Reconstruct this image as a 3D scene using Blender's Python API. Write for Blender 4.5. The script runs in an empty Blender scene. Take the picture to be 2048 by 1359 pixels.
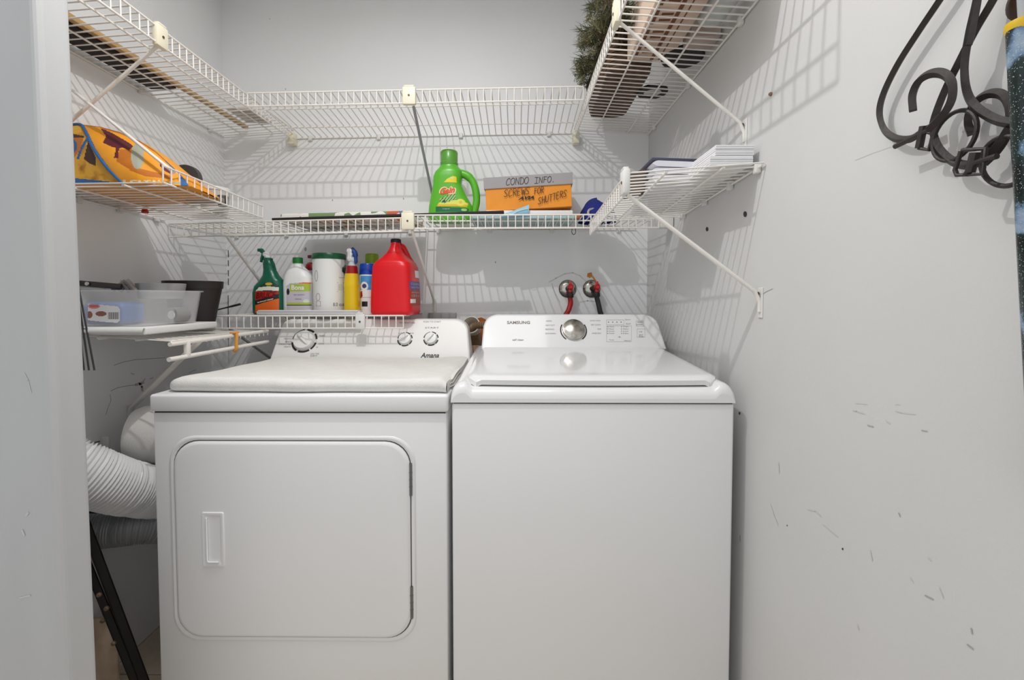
import bpy, bmesh, math, random
from mathutils import Vector, Matrix
random.seed(7)
sc = bpy.context.scene
COL = sc.collection

# ------------------------------------------------------------------ camera
FPX, PCX, PCY = 890.0, 1024.0, 623.0          # focal length and principal point for a 2048x1359 frame
CAM = Vector((0.0, 0.0, 1.16))
PITCH, YAW = math.radians(2.0), math.radians(0.5)
cam_d = bpy.data.cameras.new('camera')
cam = bpy.data.objects.new('camera', cam_d)
COL.objects.link(cam)
cam.location = CAM
cam.rotation_euler = (math.pi / 2 - PITCH, 0, YAW)
cam_d.sensor_width = 36.0
cam_d.lens = FPX / 2048 * 36.0
cam_d.shift_x = 0.0
cam_d.shift_y = -(679.5 - PCY) / 2048
cam_d.clip_start = 0.02
sc.camera = cam
ROT = cam.rotation_euler.to_matrix()

# ------------------------------------------------------------------ light
w = bpy.data.worlds.new('world')
sc.world = w
w.use_nodes = True
bg = w.node_tree.nodes['Background']
bg.inputs[0].default_value = (0.965, 0.985, 1.0, 1)
bg.inputs[1].default_value = 0.82

lamp_d = bpy.data.lights.new('ceiling_downlight', 'AREA')
lamp_d.shape = 'DISK'
lamp_d.energy = 8.3
lamp_d.color = (1.0, 0.99, 0.975)
lamp_d.size = 0.024
lamp = bpy.data.objects.new('ceiling_downlight', lamp_d)
lamp.location = (-0.33, 0.80, 2.36)
COL.objects.link(lamp)
pan_d = bpy.data.lights.new('soft_fill_panel', 'AREA')  # unseen soft fill, added to lift the dim walls; not a known fixture
pan_d.shape = 'RECTANGLE'
pan_d.size, pan_d.size_y = 1.1, 0.7
pan_d.energy = 8.5
pan_d.color = (1.0, 0.99, 0.975)
pan = bpy.data.objects.new('soft_fill_panel', pan_d)
pan.location = (-0.33, 0.72, 2.425)
COL.objects.link(pan)

vs = sc.view_settings
vs.view_transform = 'Standard'
vs.look = 'None'
vs.gamma = 1.0
vs.use_curve_mapping = False
vs.exposure = -0.06


def ray(px, py):
    d = Vector(((px - PCX) / FPX, -(py - PCY) / FPX, -1.0))
    return ROT @ d


def at(px, py, Y):
    d = ray(px, py)
    return CAM + d * (Y / d.y)


def at_x(px, py, X):
    d = ray(px, py)
    return CAM + d * (X / d.x)


def at_z(px, py, Z):
    d = ray(px, py)
    return CAM + d * ((Z - CAM.z) / d.z)


def at_plane(px, py, P, N):
    d = ray(px, py)
    return CAM + d * ((P - CAM).dot(N) / d.dot(N))


# ------------------------------------------------------------------ materials
def lin(c):
    o = []
    for v in c:
        v = v / 255.0
        o.append(v / 12.92 if v <= 0.04045 else ((v + 0.055) / 1.055) ** 2.4)
    return o


MATS = {}


def M(name, col, rough=0.5, metal=0.0, var=0.04, scale=9.0, bump=0.0, bscale=300.0, trans=0.0, coat=0.0, alpha=1.0, spec=0.5, stretch=None):
    if name in MATS:
        return MATS[name]
    m = bpy.data.materials.new(name)
    m.use_nodes = True
    nt = m.node_tree
    b = nt.nodes['Principled BSDF']
    c = lin(col)
    tc = nt.nodes.new('ShaderNodeTexCoord')
    src = tc.outputs['Object']
    if stretch:
        mp = nt.nodes.new('ShaderNodeMapping')
        mp.inputs['Scale'].default_value = stretch
        nt.links.new(src, mp.inputs['Vector'])
        src = mp.outputs['Vector']
    nz = nt.nodes.new('ShaderNodeTexNoise')
    nz.inputs['Scale'].default_value = scale
    nz.inputs['Detail'].default_value = 4
    nt.links.new(src, nz.inputs['Vector'])
    rp = nt.nodes.new('ShaderNodeValToRGB')
    rp.color_ramp.elements[0].position = 0.3
    rp.color_ramp.elements[1].position = 0.7
    rp.color_ramp.elements[0].color = [v * (1 - var) for v in c] + [1]
    rp.color_ramp.elements[1].color = [min(1, v * (1 + var)) for v in c] + [1]
    nt.links.new(nz.outputs['Fac'], rp.inputs['Fac'])
    nt.links.new(rp.outputs['Color'], b.inputs['Base Color'])
    b.inputs['Roughness'].default_value = rough
    b.inputs['Metallic'].default_value = metal
    b.inputs['Transmission Weight'].default_value = trans
    b.inputs['Coat Weight'].default_value = coat
    b.inputs['Alpha'].default_value = alpha
    b.inputs['Specular IOR Level'].default_value = spec
    if bump > 0:
        n2 = nt.nodes.new('ShaderNodeTexNoise')
        n2.inputs['Scale'].default_value = bscale
        n2.inputs['Detail'].default_value = 2
        nt.links.new(src, n2.inputs['Vector'])
        bp = nt.nodes.new('ShaderNodeBump')
        bp.inputs['Strength'].default_value = bump
        bp.inputs['Distance'].default_value = 0.002
        nt.links.new(n2.outputs['Fac'], bp.inputs['Height'])
        nt.links.new(bp.outputs['Normal'], b.inputs['Normal'])
    MATS[name] = m
    return m


def ramp_mat(name, cols, scale, rough=0.5, kind='VORONOI', detail=2.0, bump=0.0):
    """several flat colours picked by a procedural texture: cols = [(pos, rgb), ...]"""
    m = bpy.data.materials.new(name)
    m.use_nodes = True
    nt = m.node_tree
    b = nt.nodes['Principled BSDF']
    tc = nt.nodes.new('ShaderNodeTexCoord')
    if kind == 'VORONOI':
        t = nt.nodes.new('ShaderNodeTexVoronoi')
        t.inputs['Scale'].default_value = scale
        sep = nt.nodes.new('ShaderNodeSeparateColor')
        nt.links.new(t.outputs['Color'], sep.inputs['Color'])
        out = sep.outputs['Red']
    else:
        t = nt.nodes.new('ShaderNodeTexNoise')
        t.inputs['Scale'].default_value = scale
        t.inputs['Detail'].default_value = detail
        out = t.outputs['Fac']
    nt.links.new(tc.outputs['Object'], t.inputs['Vector'])
    rp = nt.nodes.new('ShaderNodeValToRGB')
    rp.color_ramp.interpolation = 'CONSTANT' if kind == 'VORONOI' else 'LINEAR'
    els = rp.color_ramp.elements
    while len(els) < len(cols):
        els.new(0.5)
    for e, (p, c) in zip(els, cols):
        e.position = p
        e.color = lin(c) + [1]
    nt.links.new(out, rp.inputs['Fac'])
    nt.links.new(rp.outputs['Color'], b.inputs['Base Color'])
    b.inputs['Roughness'].default_value = rough
    MATS[name] = m
    return m


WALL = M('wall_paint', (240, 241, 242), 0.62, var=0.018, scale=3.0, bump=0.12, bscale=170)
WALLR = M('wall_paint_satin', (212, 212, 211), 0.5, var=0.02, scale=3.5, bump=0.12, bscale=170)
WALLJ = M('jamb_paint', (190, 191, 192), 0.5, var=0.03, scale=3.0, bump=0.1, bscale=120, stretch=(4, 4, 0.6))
CEIL = M('ceiling_paint', (248, 248, 247), 0.8, var=0.02)
TILE = M('floor_tile', (204, 188, 170), 0.45, var=0.12, scale=14)
APPL = M('appliance_enamel', (234, 234, 234), 0.28, var=0.006, scale=2.0, bump=0.03, bscale=420)
APPLG = M('glossy_white_plastic', (232, 232, 232), 0.12, var=0.006, scale=2.0, coat=0.3)
CONS = M('console_white_plastic', (232, 231, 229), 0.38, var=0.01, scale=3.0)
SEAM = M('dark_seam', (62, 62, 62), 0.7)
WIRE = M('shelf_white_vinyl', (236, 232, 226), 0.42, var=0.03, scale=16)
CLIPM = M('clip_cream_plastic', (233, 226, 203), 0.45, var=0.03, scale=20)
CLIPW = M('clip_white_plastic', (226, 225, 222), 0.45, var=0.02, scale=20)
BLACK = M('black_plastic', (22, 21, 22), 0.45)
BLACKM = M('black_flat', (30, 26, 25), 0.65)
INK = M('ink_black', (40, 36, 34), 0.7)
INKG = M('ink_grey', (128, 128, 128), 0.7)
CHROME = M('worn_chrome', (196, 192, 184), 0.22, 0.95, var=0.25, scale=60)
STEEL = M('hinge_steel', (130, 130, 128), 0.35, 0.9, var=0.1)
WHITE = M('white_plastic', (232, 232, 230), 0.4, var=0.01)
PAPER = M('white_paper', (234, 234, 236), 0.8, var=0.02, scale=40)
IRON = M('wrought_iron', (58, 52, 50), 0.5, 0.3, var=0.2, scale=60, bump=0.2, bscale=200)


# ------------------------------------------------------------------ mesh tools
class MB:
    def __init__(s):
        s.v, s.f, s.m = [], [], []

    def add(s, verts, faces, mi=0):
        o = len(s.v)
        s.v += [Vector(p) for p in verts]
        for f in faces:
            s.f.append([i + o for i in f])
            s.m.append(mi)
        return s

    def box(s, lo, hi, bevel=0.0, seg=2, mi=0, rot=None, pivot=None):
        lo, hi = Vector(lo), Vector(hi)
        bm = bmesh.new()
        bmesh.ops.create_cube(bm, size=1.0)
        c, d = (lo + hi) / 2, hi - lo
        for v in bm.verts:
            v.co = Vector((v.co.x * d.x, v.co.y * d.y, v.co.z * d.z)) + c
        if bevel > 0:
            bmesh.ops.bevel(bm, geom=bm.edges[:], offset=bevel, segments=seg, affect='EDGES', profile=0.5)
        if rot is not None:
            pv = Vector(pivot) if pivot is not None else c
            for v in bm.verts:
                v.co = rot @ (v.co - pv) + pv
        bm.verts.index_update()
        s.add([v.co.copy() for v in bm.verts], [[v.index for v in f.verts] for f in bm.faces], mi)
        bm.free()
        return s

    def grid(s, fn, nu, nv, mi=0, wrap=False, mfn=None, flip=False):
        o = len(s.v)
        for j in range(nv + 1):
            for i in range(nu if wrap else nu + 1):
                s.v.append(Vector(fn(i / nu, j / nv)))
        n = nu if wrap else nu + 1
        for j in range(nv):
            for i in range(nu):
                i2 = (i + 1) % n
                q = [o + j * n + i, o + j * n + i2, o + (j + 1) * n + i2, o + (j + 1) * n + i]
                if flip:
                    q.reverse()
                mm = mi
                if mfn:
                    mm = mfn((i + 0.5) / nu, (j + 0.5) / nv)
                    if mm is None:
                        continue
                s.f.append(q)
                s.m.append(mm)
        return s

    def tube(s, pts, r, seg=8, cap=True, mi=0, flat=None):
        """sweep; r number or list; flat = (a, b) scale of the section"""
        pts = [Vector(p) for p in pts]
        n = len(pts)
        rs = r if isinstance(r, (list, tuple)) else [r] * n
        o = len(s.v)
        t0 = (pts[1] - pts[0]).normalized()
        up = Vector((0, 0, 1)) if abs(t0.z) < 0.9 else Vector((1, 0, 0))
        nrm = t0.cross(up).normalized()
        for k in range(n):
            if k == 0:
                t = pts[1] - pts[0]
            elif k == n - 1:
                t = pts[-1] - pts[-2]
            else:
                t = (pts[k + 1] - pts[k]).normalized() + (pts[k] - pts[k - 1]).normalized()
            t.normalize()
            nrm = (nrm - t * nrm.dot(t))
            nrm.normalize()
            bn = t.cross(nrm)
            fa, fb = flat if flat else (1, 1)
            for q in range(seg):
                a = 2 * math.pi * q / seg
                s.v.append(pts[k] + nrm * math.cos(a) * rs[k] * fa + bn * math.sin(a) * rs[k] * fb)
        for k in range(n - 1):
            for q in range(seg):
                q2 = (q + 1) % seg
                s.f.append([o + k * seg + q, o + k * seg + q2, o + (k + 1) * seg + q2, o + (k + 1) * seg + q])
                s.m.append(mi)
        if cap:
            s.f.append([o + q for q in reversed(range(seg))])
            s.f.append([o + (n - 1) * seg + q for q in range(seg)])
            s.m += [mi, mi]
        return s

    def lathe(s, prof, c=(0, 0, 0), seg=24, mi=0, axis=None, cap=True):
        """prof = [(r, z)]; axis = direction of z (default world z)"""
        c = Vector(c)
        A = Vector((0, 0, 1)) if axis is None else Vector(axis).normalized()
        X = A.orthogonal().normalized()
        Yv = A.cross(X)
        o = len(s.v)
        for r, z in prof:
            for q in range(seg):
                a = 2 * math.pi * q / seg
                s.v.append(c + A * z + X * (r * math.cos(a)) + Yv * (r * math.sin(a)))
        n = len(prof)
        for k in range(n - 1):
            for q in range(seg):
                q2 = (q + 1) % seg
                s.f.append([o + k * seg + q, o + k * seg + q2, o + (k + 1) * seg + q2, o + (k + 1) * seg + q])
                s.m.append(mi)
        if cap:
            s.f.append([o + q for q in reversed(range(seg))])
            s.f.append([o + (n - 1) * seg + q for q in range(seg)])
            s.m += [mi, mi]
        return s

    def prism(s, poly, fn0, fn1, mi=0):
        """poly of 2-D points; fn0/fn1 map a 2-D point to the two faces"""
        n = len(poly)
        a = [fn0(*p) for p in poly]
        b = [fn1(*p) for p in poly]
        s.add(a + b, [list(range(n)), list(range(2 * n - 1, n - 1, -1))] +
              [[i, i + n, (i + 1) % n + n, (i + 1) % n] for i in range(n)], mi)
        return s


ORG = {}


def tag(o, label=None, cat=None, group=None, kind=None):
    if label:
        o['label'] = label
    if cat:
        o['category'] = cat
    if group:
        o['group'] = group
    if kind:
        o['kind'] = kind
    return o


def root(name, loc, label, cat, group=None):
    o = bpy.data.objects.new(name, None)
    o.empty_display_size = 0.05
    COL.objects.link(o)
    o.location = loc
    ORG[o] = Vector(loc)
    return tag(o, label, cat, group)


def make_mesh(name, mb, mats, org, smooth=35):
    me = bpy.data.meshes.new(name)
    me.from_pydata([tuple(p - org) for p in mb.v], [], mb.f)
    for m in (mats if isinstance(mats, (list, tuple)) else [mats]):
        me.materials.append(m)
    if max(mb.m, default=0) > 0:
        me.polygons.foreach_set('material_index', mb.m)
    bm = bmesh.new()
    bm.from_mesh(me)
    bmesh.ops.recalc_face_normals(bm, faces=bm.faces[:])
    bm.to_mesh(me)
    bm.free()
    if smooth:
        me.polygons.foreach_set('use_smooth', [True] * len(me.polygons))
        me.set_sharp_from_angle(angle=math.radians(smooth))
    me.update()
    return me


def part(name, mb, mats, parent, smooth=35, label=None, kind=None):
    me = make_mesh(name, mb, mats, ORG[parent], smooth)
    o = bpy.data.objects.new(name, me)
    COL.objects.link(o)
    o.parent = parent
    ORG[o] = ORG[parent]
    return tag(o, label, None, None, kind)


def thing(name, mb, mats, label, cat, group=None, smooth=35, kind=None):
    xs, ys, zs = [p.x for p in mb.v], [p.y for p in mb.v], [p.z for p in mb.v]
    org = Vector(((min(xs) + max(xs)) / 2, (min(ys) + max(ys)) / 2, min(zs)))
    me = make_mesh(name, mb, mats, org, smooth)
    o = bpy.data.objects.new(name, me)
    COL.objects.link(o)
    o.location = org
    ORG[o] = org
    return tag(o, label, cat, group, kind)


def struct(name, mb, mats, smooth=0):
    me = make_mesh(name, mb, mats, Vector((0, 0, 0)), smooth)
    o = bpy.data.objects.new(name, me)
    COL.objects.link(o)
    ORG[o] = Vector((0, 0, 0))
    o['kind'] = 'structure'
    return o


def text_geo(body, bold=0.0, shear=0.0):
    """flat text in em units: verts, faces, width, height"""
    cu = bpy.data.curves.new('t', 'FONT')
    cu.body = body
    cu.size = 1.0
    cu.offset = bold
    cu.shear = shear
    cu.resolution_u = 3
    ob = bpy.data.objects.new('t', cu)
    COL.objects.link(ob)
    me = bpy.data.meshes.new_from_object(ob)
    vv = [(v.co.x, v.co.y) for v in me.vertices]
    ff = [list(p.vertices) for p in me.polygons]
    bpy.data.objects.remove(ob)
    bpy.data.curves.remove(cu)
    bpy.data.meshes.remove(me)
    x0, x1 = min(p[0] for p in vv), max(p[0] for p in vv)
    y0, y1 = min(p[1] for p in vv), max(p[1] for p in vv)
    return [((x - x0) / (x1 - x0), (y - y0) / (y1 - y0)) for x, y in vv], ff


def text_px(mb, body, x0, y0, x1, y1, fn, bold=0.0, shear=0.0, tilt=0.0, mi=0):
    """lettering filling the pixel box x0..x1 (left to right), y0 top, y1 bottom, laid on a surface fn(px, py)"""
    vv, ff = text_geo(body, bold, shear)
    mb.add([fn(x0 + u * (x1 - x0), y1 + v * (y0 - y1) + tilt * u) for u, v in vv], ff, mi)
    return mb


def in_poly(x, y, poly):
    c = False
    j = len(poly) - 1
    for i in range(len(poly)):
        xi, yi = poly[i]
        xj, yj = poly[j]
        if (yi > y) != (yj > y) and x < (xj - xi) * (y - yi) / (yj - yi) + xi:
            c = not c
        j = i
    return c


def in_ell(x, y, cx, cy, rx, ry):
    return ((x - cx) / rx) ** 2 + ((y - cy) / ry) ** 2 <= 1


class Loft:
    """bottle-like body: sections (z, cx, cy, rx, ry, n) with superellipse outline, turned by ang about (ox, oy)"""

    def __init__(s, secs, ang=0.0, sub=4):
        s.ang = ang
        out = []
        for a, b in zip(secs, secs[1:]):
            for k in range(sub):
                t = k / sub
                out.append([p + (q - p) * t for p, q in zip(a, b)])
        out.append(list(secs[-1]))
        s.secs = out
        s.o = Vector((secs[0][1], secs[0][2], 0))

    def pt(s, sec, th):
        z, cx, cy, rx, ry, n = sec
        c, d = math.cos(th), math.sin(th)
        x = math.copysign(abs(c) ** (2 / n), c) * rx + cx - s.o.x
        y = math.copysign(abs(d) ** (2 / n), d) * ry + cy - s.o.y
        ca, sa = math.cos(s.ang), math.sin(s.ang)
        return Vector((s.o.x + x * ca - y * sa, s.o.y + x * sa + y * ca, z))

    def build(s, mb, seg=28, mi=0):
        o = len(mb.v)
        for sec in s.secs:
            for q in range(seg):
                mb.v.append(s.pt(sec, 2 * math.pi * q / seg))
        n = len(s.secs)
        for k in range(n - 1):
            for q in range(seg):
                q2 = (q + 1) % seg
                mb.f.append([o + k * seg + q, o + k * seg + q2, o + (k + 1) * seg + q2, o + (k + 1) * seg + q])
                mb.m.append(mi)
        mb.f.append([o + q for q in reversed(range(seg))])
        mb.f.append([o + (n - 1) * seg + q for q in range(seg)])
        mb.m += [mi, mi]
        return mb

    def front(s, x, z, eps=0.0006):
        """point on the camera-facing side (unrotated lofts)"""
        zz = min(max(z, s.secs[0][0]), s.secs[-1][0])
        for a, b in zip(s.secs, s.secs[1:]):
            if a[0] <= zz <= b[0]:
                t = (zz - a[0]) / max(1e-9, b[0] - a[0])
                sec = [p + (q - p) * t for p, q in zip(a, b)]
                break
        _, cx, cy, rx, ry, n = sec
        u = min(0.995, abs((x - cx) / rx))
        return Vector((x, cy - ry * (1 - u ** n) ** (1 / n) - eps, z))


def arc(c, r, a0, a1, n, fn):
    return [fn(c[0] + r * math.cos(a0 + (a1 - a0) * k / n), c[1] + r * math.sin(a0 + (a1 - a0) * k / n)) for k in range(n + 1)]


def rrect(x0, y0, x1, y1, r, n=6):
    pts = []
    for cx, cy, a in ((x1 - r, y1 - r, 0), (x0 + r, y1 - r, 90), (x0 + r, y0 + r, 180), (x1 - r, y0 + r, 270)):
        for k in range(n + 1):
            t = math.radians(a + 90 * k / n)
            pts.append((cx + r * math.cos(t), cy + r * math.sin(t)))
    return pts


def spline(pts, n=8):
    """Catmull-Rom through points"""
    P = [Vector(p) for p in pts]
    P = [P[0] * 2 - P[1]] + P + [P[-1] * 2 - P[-2]]
    out = []
    for i in range(1, len(P) - 2):
        for k in range(n):
            t = k / n
            a, b, c, d = P[i - 1], P[i], P[i + 1], P[i + 2]
            out.append(0.5 * ((2 * b) + (c - a) * t + (2 * a - 5 * b + 4 * c - d) * t * t + (3 * b - a - 3 * c + d) * t ** 3))
    out.append(P[-2])
    return out


# ------------------------------------------------------------------ the closet shell
XL, XR, YB, ZC = -1.255, 0.565, 1.926, 2.44
floor = struct('floor', MB().box((-1.9, -1.6, -0.05), (1.2, 2.05, -0.012)), M('tile_grout', (150, 140, 128), 0.8))
tile_me = make_mesh('tile', MB().box((0, 0, -0.012), (0.297, 0.297, 0.0), 0.002, 1), TILE, Vector((0, 0, 0)), 30)
for i in range(7):
    for j in range(7):
        o = bpy.data.objects.new('tile', tile_me)
        COL.objects.link(o)
        o.location = (-1.255 + i * 0.3, -0.1 + j * 0.3 - 0.08, 0)
        o.parent = floor
wall_back = struct('wall_back', MB().box((XL - 0.1, YB, 0), (XR + 0.1, YB + 0.1, ZC)), WALL)
wall_left = struct('wall_left', MB().box((XL - 0.1, 0.84, 0), (XL, YB, ZC)), WALL)
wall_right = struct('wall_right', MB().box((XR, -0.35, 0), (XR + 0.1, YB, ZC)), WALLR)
struct('ceiling', MB().box((XL - 0.1, 0.1, ZC), (XR + 0.1, YB + 0.1, ZC + 0.05)), CEIL)
# door jamb seen at the left edge
jt, jb = at(133, 0, 0.84), at(190, 1359, 0.84)
k = (jb.x - jt.x) / (jb.z - jt.z)
jx = lambda z: jt.x + (z - jt.z) * k + 0.009
mb = MB()
poly = [(-1.7, 0.0), (jx(0), 0.0), (jx(ZC), ZC), (-1.7, ZC)]
mb.prism(poly, lambda x, z: (x, 0.777, z), lambda x, z: (x, 0.84, z))
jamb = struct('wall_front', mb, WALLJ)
bv = jamb.modifiers.new('edge', 'BEVEL')
bv.width = 0.012
bv.segments = 4


# ------------------------------------------------------------------ wire shelves
WR, RR = 0.0021, 0.0028


def shelf(label, B0, L, W, lip, group='white wire shelves', spacing=0.0262, rails=(0.0, 0.28, 0.7, 1.0), clips=(0.05, 0.3, 0.6, 0.92)):
    B0, L, W = Vector(B0), Vector(L), Vector(W)
    r = root('wire_shelf', B0, label, 'shelf', group)
    up = Vector((0, 0, lip))
    me = make_mesh('cross_wire', MB().tube([B0, B0 + W * 0.985, B0 + W, B0 + W + up * 0.25, B0 + W + up], WR, 6), WIRE, B0, 60)
    n = int(L.length / spacing)
    for i in range(n + 1):
        o = bpy.data.objects.new('cross_wire', me)
        COL.objects.link(o)
        o.parent = r
        o.location = L * (i / n)
        ORG[o] = B0
    dz = Vector((0, 0, -WR - RR * 0.6))
    for u in rails:
        off = dz if u not in (1.0,) else Vector((0, 0, 0))
        part('rail', MB().tube([B0 + W * u + off, B0 + W * u + L + off], RR, 8), WIRE, r)
    if abs(lip) > 0.015:
        part('rail', MB().tube([B0 + W + up, B0 + W + up + L], RR, 8), WIRE, r)
    wn = W.normalized()
    ln = L.normalized()
    for t in clips:
        c = B0 + L * t
        m_ = MB().box((-0.008, -0.005, -0.016), (0.008, 0.007, 0.006), 0.002)
        m_.lathe([(0.004, 0.006), (0.004, 0.0075)], (0, 0, -0.011), 10, axis=(0, 1, 0))
        # turn local y to the across direction
        R = Matrix((ln, Vector((wn.x, wn.y, 0)).normalized(), Vector((0, 0, 1)))).transposed()
        m_.v = [R @ p + c for p in m_.v]
        part('wall_clip', m_, CLIPW, r)
    return r


def clip_box(r, p, ln, h=0.052, wd=0.04, mat=None):
    """plastic support clip over the front lip at p (its top), ln = along the shelf"""
    ln = Vector(ln).normalized()
    m_ = MB().box((-wd / 2, -0.007, -h), (wd / 2, 0.009, 0.006), 0.004)
    m_.box((-wd / 2 + 0.005, -0.007, 0.004), (wd / 2 - 0.005, 0.007, 0.011), 0.003)
    out = Vector((ln.y, -ln.x, 0))
    R = Matrix((ln, -out, Vector((0, 0, 1)))).transposed()
    m_.v = [R @ q + Vector(p) for q in m_.v]
    c = part('support_clip', m_, mat or CLIPM, r)
    s_ = MB().lathe([(0.0035, 0), (0.0035, 0.0015)], (0, -0.0072, -h * 0.45), 10, axis=(0, -1, 0))
    s_.v = [R @ q + Vector(p) for q in s_.v]
    part('screw', s_, M('screw_brown', (96, 84, 70), 0.5, 0.5), c)


def brace(r, a, b, wall_n, rad=0.0052, mat=None, plate=True):
    a, b = Vector(a), Vector(b)
    wn = Vector(wall_n)
    d = (b - a).normalized()
    pts = [a, a + d * 0.01, b - d * 0.02, b + Vector((0, 0, -0.012)) + wn * 0.004, b + Vector((0, 0, -0.036)) + wn * 0.004]
    br = part('brace', MB().tube(pts, [rad, rad, rad, rad * 0.9, rad * 0.8], 10, flat=(1, 0.8)), mat or WIRE, r)
    if plate:
        side = wn.cross(Vector((0, 0, 1)))
        m_ = MB().box((-0.009, 0, -0.05), (0.009, 0.003, 0.02), 0.001, 1)
        R = Matrix((side, wn, Vector((0, 0, 1)))).transposed()
        m_.v = [R @ q + b for q in m_.v]
        part('foot_plate', m_, CLIPW, br)
        s_ = MB().lathe([(0.004, 0.006), (0.004, 0.009)], (-0.0, 0, 0.006), 10, axis=(0, 1, 0))
        s_.v = [R @ q + b for q in s_.v]
        part('screw', s_, M('screw_brown', (96, 84, 70), 0.5, 0.5), br)


# upper left
S_ul = shelf('wire shelf on the left wall, topmost, carrying a dark board', (-1.249, 0.87, 1.853), (0, 1.045, -0.008), (0.30, 0, 0.022), -0.043)
clip_box(S_ul, (-0.949, 1.205, 1.874), (0, 1, 0))
brace(S_ul, (-0.955, 1.205, 1.83), (-1.255, 1.205, 1.585), (1, 0, 0))
# end bracket on the back wall
part('end_bracket', MB().box((-0.962, 1.885, 1.80), (-0.936, 1.925, 1.85), 0.004), CLIPM, S_ul)
# upper back
S_ub = shelf('empty wire shelf across the back wall, topmost level', (-0.938, 1.922, 1.838), (1.172, 0, 0.018), (0, -0.35, 0.03), -0.045)
clip_box(S_ub, (-0.37, 1.565, 1.878), (1, 0, 0), h=0.055, wd=0.046)
brace(S_ub, (-0.357, 1.572, 1.82), (-0.352, 1.926, 1.56), (0, -1, 0), mat=M('brace_grey', (150, 152, 156), 0.4))
# upper right
S_ur = shelf('wire shelf on the right wall, topmost, holding greenery and boxes', (0.559, 0.80, 1.848), (0, 1.118, 0), (-0.31, 0, 0.022), -0.043)
clip_box(S_ur, (0.245, 1.115, 1.872), (0, -1, 0))
brace(S_ur, (0.252, 1.115, 1.83), (0.565, 1.115, 1.575), (-1, 0, 0))
part('end_bracket', MB().box((0.24, 1.885, 1.80), (0.266, 1.925, 1.85), 0.004), CLIPM, S_ur)
# lower left, lip turned up
S_ll = shelf('short wire shelf on the left wall under the orange bag, lip turned up', (-1.249, 1.137, 1.445), (0, 0.445, -0.012), (0.35, 0, 0.004), 0.043)
brace(S_ll, (-0.9, 1.175, 1.485), (-1.255, 1.19, 1.77), (1, 0, 0), plate=False)
# lower back, two lengths
S_bl = shelf('wire shelf on the back wall carrying the flowered sheet and dark bar', (-1.248, 1.922, 1.424), (0.862, 0, 0.02), (0, -0.322, -0.004), -0.047)
brace(S_bl, (-1.04, 1.603, 1.375), (-0.97, 1.926, 1.03), (0, -1, 0), rad=0.007)
S_br = shelf('wire shelf on the back wall carrying the green detergent and shoe box', (-0.378, 1.922, 1.446), (0.888, 0, 0.002), (0, -0.322, 0.003), -0.047)
clip_box(S_br, (-0.385, 1.594, 1.452), (1, 0, 0), h=0.055, wd=0.046)
brace(S_br, (-0.372, 1.60, 1.395), (-0.352, 1.926, 1.13), (0, -1, 0))
part('end_bracket', MB().box((0.51, 1.60, 1.405), (0.562, 1.64, 1.446), 0.003), CLIPW, S_br)
# lower right
S_lr = shelf('short wire shelf on the right wall stacked with papers', (0.559, 1.02, 1.461), (0, 0.52, -0.028), (-0.297, 0.04, -0.012), -0.045)
clip_box(S_lr, (0.258, 1.068, 1.452), (0, -1, 0), mat=CLIPW)
brace(S_lr, (0.266, 1.07, 1.40), (0.565, 1.03, 1.16), (-1, 0, 0), rad=0.0062)
# bottom back
S_bb = shelf('lowest wire shelf on the back wall carrying cleaning bottles', (-1.09, 1.922, 1.088), (0.684, 0, 0.002), (0, -0.322, 0), -0.045)
brace(S_bb, (-1.04, 1.603, 1.043), (-0.95, 1.926, 0.80), (0, -1, 0), rad=0.006, mat=MATS['brace_grey'])
clip_box(S_bb, (-0.56, 1.596, 1.091), (1, 0, 0), h=0.05, wd=0.034, mat=CLIPW)
# bottom left with hanging rod
S_lb = shelf('low wire shelf with a hanging rod on the left wall', (-1.249, 1.235, 1.052), (0, 0.46, -0.012), (0.33, -0.06, -0.012), -0.012, rails=(0.0, 0.3, 0.66, 1.0))
f0 = Vector((-0.919, 1.175, 1.036))
part('front_tube', MB().tube([f0 + Vector((0, -0.005, -0.004)), f0 + Vector((0, 0.46, -0.004))], 0.006, 10), WIRE, S_lb)
part('hanging_rod', MB().tube([f0 + Vector((0, -0.01, -0.044)), f0 + Vector((0, 0.46, -0.044))], 0.0062, 10), WIRE, S_lb)
part('hanger_strut', MB().box(f0 + Vector((-0.006, 0.05, -0.046)), f0 + Vector((0.006, 0.064, 0.0)), 0.002), WIRE, S_lb)
part('rail_tip', MB().lathe([(0.002, 0), (0.006, 0.004), (0.007, 0.012), (0.005, 0.03)], (-1.145, 1.205, 1.046), 12, axis=(0, 1, 0)), WIRE, S_lb)
brace(S_lb, (-0.925, 1.29, 1.03), (-1.255, 1.42, 0.79), (1, 0, 0), rad=0.009)
mb = MB()
h = f0 + Vector((0, 0.26, -0.005))
mb.tube(spline([h + Vector((0.008, 0, 0.010)), h + Vector((0.012, 0, 0.002)), h + Vector((0.010, 0, -0.022)), h + Vector((0.009, 0.001, -0.042)), h + Vector((0.0, 0.002, -0.051))], 4), 0.005, 8)
mb.box(h + Vector((-0.006, -0.012, 0.008)), h + Vector((0.014, 0.012, 0.014)), 0.003)
thing('hook', mb, M('hook_orange', (226, 160, 60), 0.4), 'small orange and cream hook clipped over the hanging rod', 'hook')

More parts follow.
